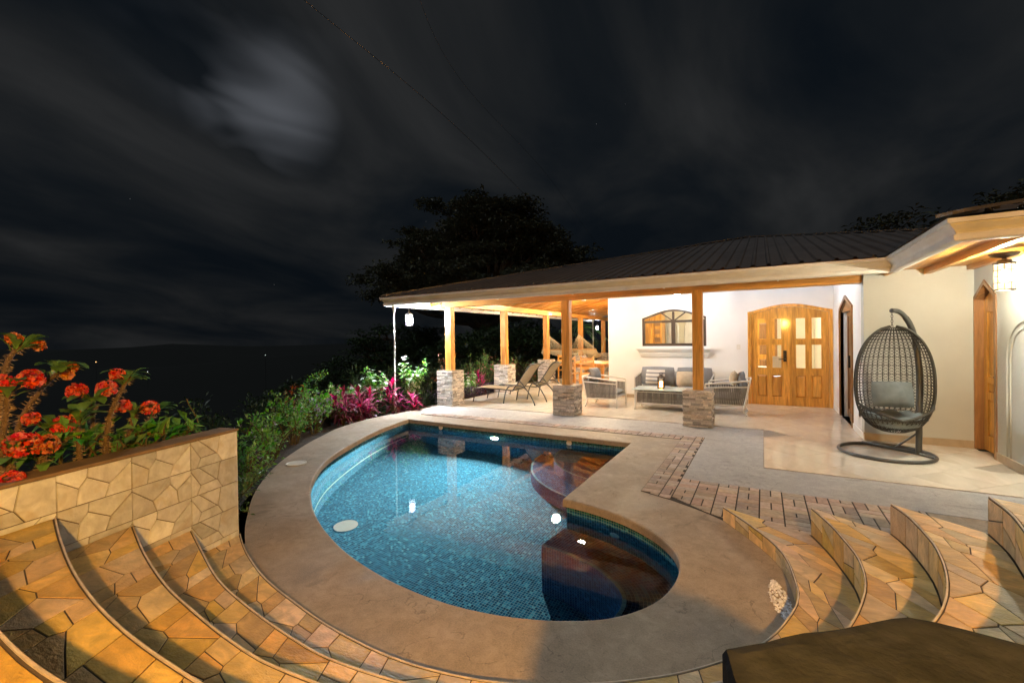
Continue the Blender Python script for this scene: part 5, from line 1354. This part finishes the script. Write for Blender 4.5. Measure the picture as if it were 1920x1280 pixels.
# ------------------------------------------------------------------ plants
def rv(r, z0=-1., z1=1.):
    while True:
        v = Vector((r.uniform(-1, 1), r.uniform(-1, 1), r.uniform(z0, z1)))
        if .05 < v.length < 1: return v.normalized()
def flower_ball(mb, c, rad, r, n=70, s=.022):
    """a head of many small two-lobed bracts"""
    for _ in range(n):
        d = rv(r, -.5, 1); p = c+Vector((d.x*rad, d.y*rad, d.z*rad*.92))*r.uniform(.8, 1); t = d.orthogonal().normalized(); t = (Matrix.Rotation(r.uniform(0, 6.3), 3, d) @ t)
        for s_ in (1, -1): mb.card(p, (t*s_+d*.25), d, s*r.uniform(.8, 1.2), s*1.15, .1, .6)
def big_leaf(p, d, up, l, w, curl, r):
    """one broad spoon-shaped leaf with a midrib fold"""
    d = d.normalized(); side = d.cross(up)
    if side.length < 1e-3: side = d.orthogonal()
    side.normalize(); up = side.cross(d); mb = MB(); rows = []
    for t_, k in ((0, .10), (.25, .42), (.5, .80), (.72, 1.0), (.90, .72), (1.0, .12)):
        c = p+d*l*t_+up*(l*curl*(t_*(1-t_)*1.6-.35*t_*t_)); rows.append((c+side*w*.5*k+up*w*.10*k, c, c-side*w*.5*k+up*w*.10*k))
    for q in rows: mb.v += [Vector(v) for v in q]
    for i in range(len(rows)-1):
        for j in (0, 1): mb.f.append((i*3+j, i*3+j+1, i*3+j+4, i*3+j+3))
    return mb
def thorn_plant(stems, lab, seed):
    r = random.Random(seed); b = stems[0][0][0]; t = thing('thorn_plant', lab, 'plant', b, 'thorny red-flowered plants in the planter')
    for pts, heads, leaves in stems:
        P = cr(pts, 6); n = len(P); st = MB(); th = MB()
        st.tube(P, [.0155-.005*i/(n-1) for i in range(n)], 7)
        s = st.build('stem', 'spine', t, smooth=True); pl = Poly(P)
        for k in range(int(pl.L*380)):
            d = r.random()*pl.L; p = pl.at(d); a = (pl.at(d+.01)-pl.at(d-.01)).normalized(); o = a.orthogonal().normalized(); o = Matrix.Rotation(r.uniform(0, 6.3), 3, a) @ o
            q = p+o*.014; tip = p+o*r.uniform(.030, .042)+a*r.uniform(-.006, .01); e = a.cross(o)*.0020
            th.add([q+e, q-e, q+a*.004, tip], [(0, 1, 3), (1, 2, 3), (2, 0, 3)])
        th.build('thorns', 'thorn', s)['kind'] = 'stuff'
        top = P[-1]; ax = (P[-1]-P[-3]).normalized()
        for k in range(leaves):
            a = k*2.4+r.random(); d = (Vector((math.cos(a), math.sin(a), r.uniform(-.15, .8)))+ax*.4).normalized(); l = r.uniform(.085, .15)
            big_leaf(top-ax*r.uniform(0, .07)+d*.012, d, Vector((0, 0, 1))+ax*.3, l, l*.44, r.uniform(.2, .7), r).build('leaf', 'leaf_thorn', t, smooth=True)
        for (dx, dy, dz, rad, kind) in heads:
            rad *= .76; c = top+Vector((dx, dy, dz)); mb = MB(); flower_ball(mb, c, rad, r, int(16+rad*700), .027)
            hd = mb.build('flower_head', 'petal_red' if kind == 'r' else 'petal_orange', t)
            if kind == 'r':
                mb = MB(); flower_ball(mb, c, rad*1.0, r, int(6+rad*260), .010); mb.build('flower_eyes', 'petal_orange', hd)['kind'] = 'stuff'
            MB().tube([top-ax*.02, c-Vector((0, 0, rad*.5))], .004, 5).build('flower_stalk', 'stem', s)
    return t
def B_(x, y): return (x, y, .80)
TP = [
 ([([(-3.38, .60, .80), (-3.40, .64, 1.18), (-3.42, .68, 1.50), (-3.44, .75, 1.60)], [(-.02, -.03, .035, .028, 'o'), (.02, .05, -.005, .02, 'o')], 9)], 'tallest thorny stem with orange buds at the left edge of the planter'),
 ([([(-3.31, .62, .80), (-3.33, .64, 1.08), (-3.34, .66, 1.26), (-3.34, .67, 1.38)], [(.0, .08, .04, .062, 'r'), (.02, -.02, .03, .05, 'r')], 8)], 'thorny plant with round red flower heads at the far left edge'),
 ([([(-3.45, .66, .80), (-3.48, .73, 1.16), (-3.51, .82, 1.34), (-3.54, .91, 1.45)], [(.0, .05, .01, .022, 'o'), (.01, .03, -.03, .018, 'o')], 8)], 'long leaning thorny stem with small orange buds'),
 ([([(-3.38, .77, .80), (-3.40, .80, .95), (-3.42, .85, 1.13)], [(.02, .03, .02, .062, 'r'), (-.02, -.08, .07, .035, 'r'), (-.01, .10, .06, .026, 'o')], 13)], 'bushy thorny plant with a bright red head amid broad leaves'),
 ([([(-3.41, .96, .80), (-3.41, .95, 1.0), (-3.41, .95, 1.17)], [(.0, -.06, -.01, .022, 'o')], 9)], 'short thick thorny stem with an orange bud near the middle of the planter'),
 ([([(-3.62, 1.06, .80), (-3.64, 1.08, 1.08), (-3.64, 1.08, 1.27)], [(.0, -.07, .045, .058, 'r'), (.0, .07, .045, .066, 'r')], 6)], 'thorny plant carrying two round red heads side by side'),
 ([([(-3.49, 1.08, .80), (-3.49, 1.11, 1.13), (-3.51, 1.17, 1.28), (-3.53, 1.23, 1.39)], [(.0, -.06, .015, .042, 'r')], 10)], 'tall curved thorny stem with one red head and small leaves'),
 ([([(-3.68, 1.24, .80), (-3.70, 1.29, 1.04), (-3.71, 1.33, 1.15)], [(.0, -.08, .03, .058, 'r'), (.0, .07, .0, .066, 'r')], 7)], 'thorny plant with two drooping red heads near the planter end'),
 ([([(-3.82, 1.36, .80), (-3.83, 1.40, .99), (-3.87, 1.51, 1.10)], [], 7)], 'small thorny stem with a leafy tip and no flowers'),
 ([([(-3.24, .60, .80), (-3.25, .64, .96), (-3.26, .67, 1.06)], [(.03, .02, .04, .085, 'r'), (.02, .11, .02, .06, 'o'), (.05, -.02, -.12, .05, 'r')], 8)], 'largest cluster of red flower heads at the lower left of the planter'),
]
for i, (st, lab) in enumerate(TP): thorn_plant([(a, h, n+6) for a, h, n in st], lab, 40+i)
def leafy(name, lab, cat, base, rx, ry, h, nl, ll, lw, mat, seed, stems=7, flowers=None, group=None, kind=None, top=.35):
    """a shrub: branching stems, leaves through its volume, optional flower clusters (mat, number, size, petals)"""
    r = random.Random(seed); b = Vector(base); t = thing(name, lab, cat, base, group); lf = MB(); st = MB(); tips = []
    for k in range(stems):
        a = 2*math.pi*(k+r.random()*.7)/stems; q = r.uniform(.35, 1); e = b+Vector((rx*q*math.cos(a), ry*q*math.sin(a), h*r.uniform(.62, 1)*(1-.25*q*q)))
        m = b.lerp(e, .5)+Vector((r.uniform(-.1, .1)*rx, r.uniform(-.1, .1)*ry, h*.08)); P = cr([b+Vector((.1*rx*math.cos(a), .1*ry*math.sin(a), 0)), m, e], 5); st.tube(P, [.011*(1-.7*i/(len(P)-1))*min(1.6, h+.4) for i in range(len(P))], 5); tips.append((P, e))
        for _ in range(3):
            i = r.randrange(3, len(P)); d = rv(r, 0, 1); e2 = P[i]+Vector((d.x*rx, d.y*ry, d.z*h))*r.uniform(.2, .38); st.tube([P[i], P[i].lerp(e2, .5)+Vector((0, 0, .02)), e2], [.006, .004, .002], 4); tips.append(([P[i], e2], e2))
    st.build('stems', 'stem', t)
    for _ in range(nl):
        P, e = tips[r.randrange(len(tips))]; u = r.random()**.6; i = u*(len(P)-1); p = P[int(i)].lerp(P[min(len(P)-1, int(i)+1)], i-int(i)); d = (rv(r, -.3, .9)+Vector((0, 0, .15))).normalized()
        p = p+Vector((d.x*rx, d.y*ry, d.z*h))*r.uniform(.0, .20); l = ll*r.uniform(.6, 1.2); lf.card(p, d, Vector((r.uniform(-.5, .5), r.uniform(-.5, .5), 1)), l, lw*l/ll, r.uniform(0, .6))
    lf.build('leaves', mat, t)
    if flowers:
        fm, fn_, fs, pet = flowers; fl = MB()
        for _ in range(fn_):
            P, e = tips[r.randrange(len(tips))]; d = rv(r, -.1, 1); c = e.lerp(P[0], r.random()*.35)+Vector((d.x*rx, d.y*ry, d.z*h))*r.uniform(.05, .24)
            out = (c-(b+Vector((0, 0, h*.5)))).normalized(); o = out.orthogonal().normalized()
            for k in range(pet):
                dd = Matrix.Rotation(2*math.pi*k/pet+r.random()*.3, 3, out) @ o; fl.card(c, dd+out*.25, out, fs*r.uniform(.8, 1.2), fs*.55, .15, .6)
        fl.build('flowers', fm, t)['kind'] = 'stuff'
    return t
LW = 'broad-leaved plants low in the planter'
for i, (x, y, n, h, lab) in enumerate(((-3.42, .62, 70, .30, 'low broad-leaved plant at the left edge of the planter'), (-3.46, .86, 80, .30, 'low broad-leaved plant under the bright red head'), (-3.55, 1.12, 70, .26, 'low broad-leaved plant at the foot of the tall curved stem'), (-3.66, 1.36, 80, .26, 'low broad-leaved plant near the planter end'), (-3.82, 1.62, 60, .22, 'small low plant at the planter end'))):
    leafy('low_plant', lab, 'plant', (x, y, .80), .20, .20, h, n, .11, .05, 'leaf_thorn', 90+i, 6, ('petal_orange', 3, .016, 5), LW)
def cordyline(base, h, lab, seed, n=3, spread=.16, ll=.34):
    r = random.Random(seed); b = Vector(base); t = thing('cordyline', lab, 'plant', base, 'magenta cordylines in the garden bed'); hi, lo = MB(), MB()
    for k in range(n):
        a = r.uniform(0, 6.3); hh = h*(1 if k == 0 else r.uniform(.45, .78)); q = (0 if k == 0 else spread*r.uniform(.6, 1.2)); e = b+Vector((q*math.cos(a), q*math.sin(a), hh*.72)); MB().tube([b, b.lerp(e, .5)+Vector((0, 0, .02)), e], [.013, .011, .009], 6).build('cane', 'stem', t)
        for j in range(19):
            u = j/19; p = b.lerp(e, .30+.70*u); az = j*2.4+r.random()*.5; el = R(-25)+R(100)*u**1.2+r.uniform(-.15, .15)
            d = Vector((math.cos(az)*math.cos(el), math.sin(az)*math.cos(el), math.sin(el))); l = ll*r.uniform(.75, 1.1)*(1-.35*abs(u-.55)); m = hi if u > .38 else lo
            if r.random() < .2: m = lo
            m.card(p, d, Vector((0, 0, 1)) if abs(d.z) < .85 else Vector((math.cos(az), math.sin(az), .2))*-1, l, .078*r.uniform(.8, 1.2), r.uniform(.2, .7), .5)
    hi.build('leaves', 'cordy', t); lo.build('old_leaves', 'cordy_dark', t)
cordyline((-7.18, 5.85, -.10), .88, 'magenta cordyline nearest the shrubs, first of the row along the coping', 1)
cordyline((-7.28, 6.30, -.12), .86, 'magenta cordyline, second of the row along the coping', 2, 4)
cordyline((-7.33, 6.66, -.12), .72, 'low spreading magenta cordyline just left of the rain chain', 3, 4, .22)
cordyline((-7.18, 7.18, -.12), .98, 'upright magenta cordyline just right of the rain chain', 4, 3)
cordyline((-7.02, 7.62, -.10), .42, 'small magenta cordyline below the white-flowered bush', 5, 2)
cordyline((-7.10, 9.20, -.10), 1.10, 'tall magenta cordyline right of the first stone post base', 6, 3, .12)
cordyline((-7.15, 10.55, -.10), .86, 'magenta cordyline left of the second stone post base', 7, 2, .12)
WF = 'white-flowered bushes'
leafy('flowering_bush', 'white-flowered bush against the first stone post base', 'bush', (-7.35, 8.02, -.1), .40, .34, 1.02, 1000, .10, .042, 'leaf_bright', 11, 9, ('petal_white', 110, .055, 5), WF)
leafy('flowering_bush', 'white-flowered bush behind the rain chain', 'bush', (-7.80, 7.15, -.15), .42, .36, .98, 800, .10, .042, 'leaf_bright', 12, 8, ('petal_white', 80, .055, 5), WF)
leafy('flowering_bush', 'white-flowered bush between the first two cordylines', 'bush', (-7.75, 6.35, -.15), .38, .32, .78, 600, .10, .042, 'leaf_bright', 13, 8, ('petal_white', 70, .055, 5), WF)
leafy('flowering_bush', 'small white-flowered bush between the first and second post', 'bush', (-7.12, 9.95, -.1), .30, .30, .62, 420, .10, .042, 'leaf_bright', 14, 7, ('petal_white', 60, .055, 5), WF)
PF = 'purple-flowered shrubs beside the coping'
leafy('flowering_shrub', 'leafy shrub with lilac flower sprays beside the first cordyline', 'shrub', (-7.05, 5.10, -.10), .36, .42, .80, 480, .09, .045, 'leaf_bright', 21, 9, ('petal_purple', 110, .026, 5), PF)
leafy('flowering_shrub', 'bright green shrub in the middle of the bed with few lilac flowers', 'shrub', (-6.62, 4.42, -.10), .42, .42, .82, 500, .09, .045, 'leaf_bright', 22, 10, ('petal_purple', 26, .018, 5), PF)
leafy('flowering_shrub', 'green shrub hanging over the coping left of the skimmer lid', 'shrub', (-6.10, 3.72, -.10), .42, .42, .72, 460, .085, .042, 'leaf_bright', 23, 9, ('petal_purple', 24, .018, 5), PF)
leafy('flowering_shrub', 'low shrub just right of the planter end with purple flowers', 'shrub', (-5.40, 3.00, -.10), .42, .40, .52, 560, .07, .034, 'leaf_bright', 24, 9, ('petal_purple', 14, .018, 5), PF)
leafy('flowering_shrub', 'lowest dark green shrub touching the planter end', 'shrub', (-4.62, 2.30, -.10), .42, .40, .42, 1200, .05, .024, 'leaf', 25, 9, None, PF)
leafy('flowering_shrub', 'tiny dark shrub wedged between the planter end and the coping', 'shrub', (-4.22, 2.12, -.1), .34, .30, .50, 900, .045, .022, 'leaf', 26, 8, None, PF)
leafy('croton', 'orange-leaved croton glowing behind the green shrubs', 'shrub', (-8.1, 5.6, -.5), .42, .45, 1.0, 500, .11, .035, 'leaf_croton', 31, 8)
leafy('croton', 'second orange-leaved croton behind the tall cordyline', 'shrub', (-7.8, 9.9, -.3), .36, .36, 1.35, 300, .11, .035, 'leaf_croton', 32, 7)
def spray(base, pts, lab, seed, n=60, ll=.055):
    r = random.Random(seed); t = thing('vine_shoot', lab, 'shoot', base, 'loose green shoots above the bed'); P = Poly(cr([base]+pts, 8)); MB().tube(P.p, .005, 5).build('stem', 'stem', t); lf = MB()
    for k in range(n):
        u = .15+.85*k/n; p = P.fr(u); a = (P.fr(min(1, u+.03))-P.fr(max(0, u-.03))).normalized(); o = Matrix.Rotation(k*2.4, 3, a) @ a.orthogonal().normalized(); lf.card(p, o+a*.5-Vector((0, 0, .3)), Vector((0, 0, 1)), ll*r.uniform(.7, 1.2), ll*.5, .3)
    lf.build('leaves', 'leaf_bright', t)
spray((-6.9, 4.75, .45), [(-7.0, 4.9, .72), (-7.05, 5.0, .90), (-6.98, 5.12, 1.0), (-6.86, 5.25, 1.04)], 'tall arching green shoot above the shrubs', 1, 80, .07)
spray((-7.1, 5.2, .5), [(-7.2, 5.25, .72), (-7.22, 5.3, .86), (-7.15, 5.4, .95)], 'lilac-tipped shoot beside the first cordyline', 5, 46, .06)
spray((-6.45, 4.2, .4), [(-6.6, 4.2, .62), (-6.7, 4.18, .74), (-6.82, 4.15, .80)], 'short green shoot leaning left over the shrubs', 6, 40, .06)
spray((-4.30, 1.95, .2), [(-4.36, 2.0, .70), (-4.42, 2.02, .90), (-4.46, 1.98, 1.03), (-4.47, 1.96, 1.10)], 'thin green shoot rising behind the planter end', 2, 34, .06)
def ground_cover():
    r = random.Random(8); lf, fl = MB(), MB()
    for _ in range(2600):
        y = r.uniform(8.8, 12.0); x = -6.86-abs(r.gauss(0, .28)); d = rv(r, 0, 1); lf.card(Vector((x, y, -.05+r.random()*.30)), d, Vector((0, 0, 1)), .06, .028)
    for _ in range(500):
        y = r.uniform(8.8, 12.0); x = -6.86-abs(r.gauss(0, .24)); d = rv(r, .2, 1); fl.card(Vector((x, y, .05+r.random()*.24)), d, Vector((1, 0, .5)), .025, .02)
    o = lf.build('ground_cover', 'leaf_purple', loc=(-7.1, 10, -.05)); tag(o, 'low purple-leaved ground cover along the veranda edge', 'ground cover', kind='stuff'); fl.build('flowers', 'petal_purple', o)
ground_cover()
BF = 'pink-flowered bushes behind the loungers'
for i, (x, y, h, lab) in enumerate(((-7.7, 11.2, 1.15, 'pink-flowered bush left of the second post'), (-8.1, 12.3, 1.25, 'pink-flowered bush directly behind the second post'), (-7.5, 12.9, 1.15, 'pink-flowered bush right of the second post'), (-7.4, 14.6, .95, 'pink-flowered bush behind the loungers, farthest one'))):
    leafy('pink_flowered_bush', lab, 'bush', (x, y, -.25), .55, .55, h, 700, .08, .034, 'leaf', 50+i, 9, ('petal_pink', 60, .035, 5), BF)
def palm(base, h, lab, seed, n=13, fl=1.5):
    r = random.Random(seed); b = Vector(base); t = thing('palm', lab, 'palm', base, 'palms beyond the veranda'); top = b+Vector((.1, 0, h)); MB().tube([b, b.lerp(top, .5)+Vector((.06, 0, 0)), top], [.09, .07, .06], 8).build('trunk', 'bark', t); lf = MB()
    for k in range(n):
        az = k*2.4; el = r.uniform(.1, 1.1); P = [top+Vector((math.cos(az)*math.cos(el)*fl*u, math.sin(az)*math.cos(el)*fl*u, fl*(math.sin(el)*u-.75*u*u))) for u in [i/10 for i in range(11)]]; lf.tube(P, .010, 4)
        pl = Poly(P)
        for j in range(40):
            u = .12+.88*j/40; p = pl.fr(u); a = (pl.fr(min(1, u+.03))-pl.fr(u-.03)).normalized(); s = a.cross(Vector((0, 0, 1))).normalized()*(1 if j % 2 else -1); lf.card(p, s+a*.7-Vector((0, 0, .35)), Vector((0, 0, 1)), .32*(1-.5*abs(u-.5)), .028, .3)
    lf.build('fronds', 'leaf', t)
palm((-8.6, 22.3, -1.2), 3.3, 'palm seen between the far posts of the veranda', 3)
def tree(base, trunk_h, clumps, lab, seed, group, leaf=.42, per=900, mat='leaf_tree', r0=.5):
    """clumps: (offset from base, rx, ry, rz)"""
    r = random.Random(seed); b = Vector(base); t = thing('tree', lab, 'tree', base, group); fork = b+Vector((0, 0, trunk_h)); tr = MB(); tr.tube(cr([b-Vector((0, 0, .5)), b+Vector((.15, .1, trunk_h*.5)), fork], 5), [r0*(1-.35*i/10) for i in range(11)], 10); lf = MB()
    for o, rx, ry, rz in clumps:
        c = b+Vector(o); m = fork.lerp(c, .55)+Vector((r.uniform(-.6, .6), r.uniform(-.6, .6), -.12*(c-fork).length)); P = cr([fork-Vector((0, 0, trunk_h*.15*r.random())), m, c-Vector((0, 0, rz*.5))], 6); k = len(P); tr.tube(P, [r0*.42*(1-.8*i/(k-1)) for i in range(k)], 6)
        subs = [c+Vector((r.gauss(0, .42)*rx, r.gauss(0, .42)*ry, r.gauss(0, .40)*rz)) for _ in range(9)]
        for s in subs[:6]: tr.tube([P[-3], P[-3].lerp(s, .6)+Vector((0, 0, -.1)), s], [r0*.10, r0*.06, r0*.02], 4)
        for _ in range(int(per*rx*ry/6)):
            s = subs[r.randrange(9)]; d = rv(r); q = r.random()**.5; p = s+Vector((d.x*rx*.48, d.y*ry*.48, d.z*rz*.55))*q; lf.card(p, rv(r, -.25, .35), Vector((r.uniform(-.5, .5), r.uniform(-.5, .5), 1)), leaf*r.uniform(.6, 1.3), leaf*.42*r.uniform(.7, 1.2), .3)
    tr.build('trunk', 'bark', t, smooth=True); lf.build('crown', mat, t)
def umbrella(seed, w, h, n, droop=.30):
    """flat, layered crown of a rain tree"""
    r = random.Random(seed); out = []
    for i in range(n):
        a = r.uniform(0, 6.3); q = math.sqrt(r.random()); x, y = w*q*math.cos(a), w*.8*q*math.sin(a); z = h*(.98-droop*q**1.8)-r.uniform(0, .22)*h*(1-.3*q); k = r.uniform(.8, 1.25); out.append(((x, y, z), 2.5*k, 2.3*k, .62*k))
    return out
GT = 'dark trees behind the house'
tree((-20.3, 31, -6), 9.5, umbrella(3, 8.6, 19.5, 80, .30), 'wide flat-topped rain tree standing dark above the roof', 3, GT, .46, 900, r0=.75)
tree((-26.0, 27, -7.5), 6, umbrella(7, 5.5, 10.6, 30, .5), 'dark rounded tree left of the lit pendant, below the rain tree', 7, GT, .45, 560, 'leaf_dark')
tree((-30.5, 23, -9), 5, umbrella(8, 5.5, 8.6, 24, .5), 'lower dark tree on the slope at mid left', 8, GT, .45, 520, 'leaf_dark')
tree((-14.5, 26, -4), 4, umbrella(9, 5.0, 6.6, 22, .4), 'dark tree behind the veranda posts', 9, GT, .40, 520, 'leaf_dark')
tree((8.3, 23.5, -1.5), 5, umbrella(10, 4.8, 8.0, 30, .4), 'dark leafy tree above the roof at the right', 10, GT, .36, 620)
tree((5.0, 27.5, -1.5), 5, umbrella(12, 3.6, 8.4, 20, .4), 'smaller dark tree just above the ridge at the right', 12, GT, .36, 560)
tree((8.6, 20, -1.5), 5.5, umbrella(11, 3.6, 7.4, 24, .4), 'nearest dark tree at the top right corner', 11, GT, .34, 620)
DS = 'dark bushes on the slope below the terrace'
for i, (x, y, z, s, lab) in enumerate(((-13, 6.5, -3.6, 2.3, 'dark bush on the slope beyond the garden bed, nearest the pool'), (-17, 9.5, -4.6, 3.0, 'dark bush on the slope left of the lit pendant'), (-12.5, 12.5, -2.6, 2.2, 'dark bush beyond the first two veranda posts'), (-21, 6, -5.6, 2.6, 'dark bush on the slope behind the tall shoot'), (-11.5, 17.5, -2.2, 2.0, 'dark bush beyond the hammocks'), (-24, 12, -6.5, 3.4, 'dark bush on the lower slope, farthest left'))):
    leafy('slope_bush', lab, 'bush', (x, y, z), s, s, s*1.25, 2200, .26, .10, 'leaf_dark', 70+i, 12, None, DS)
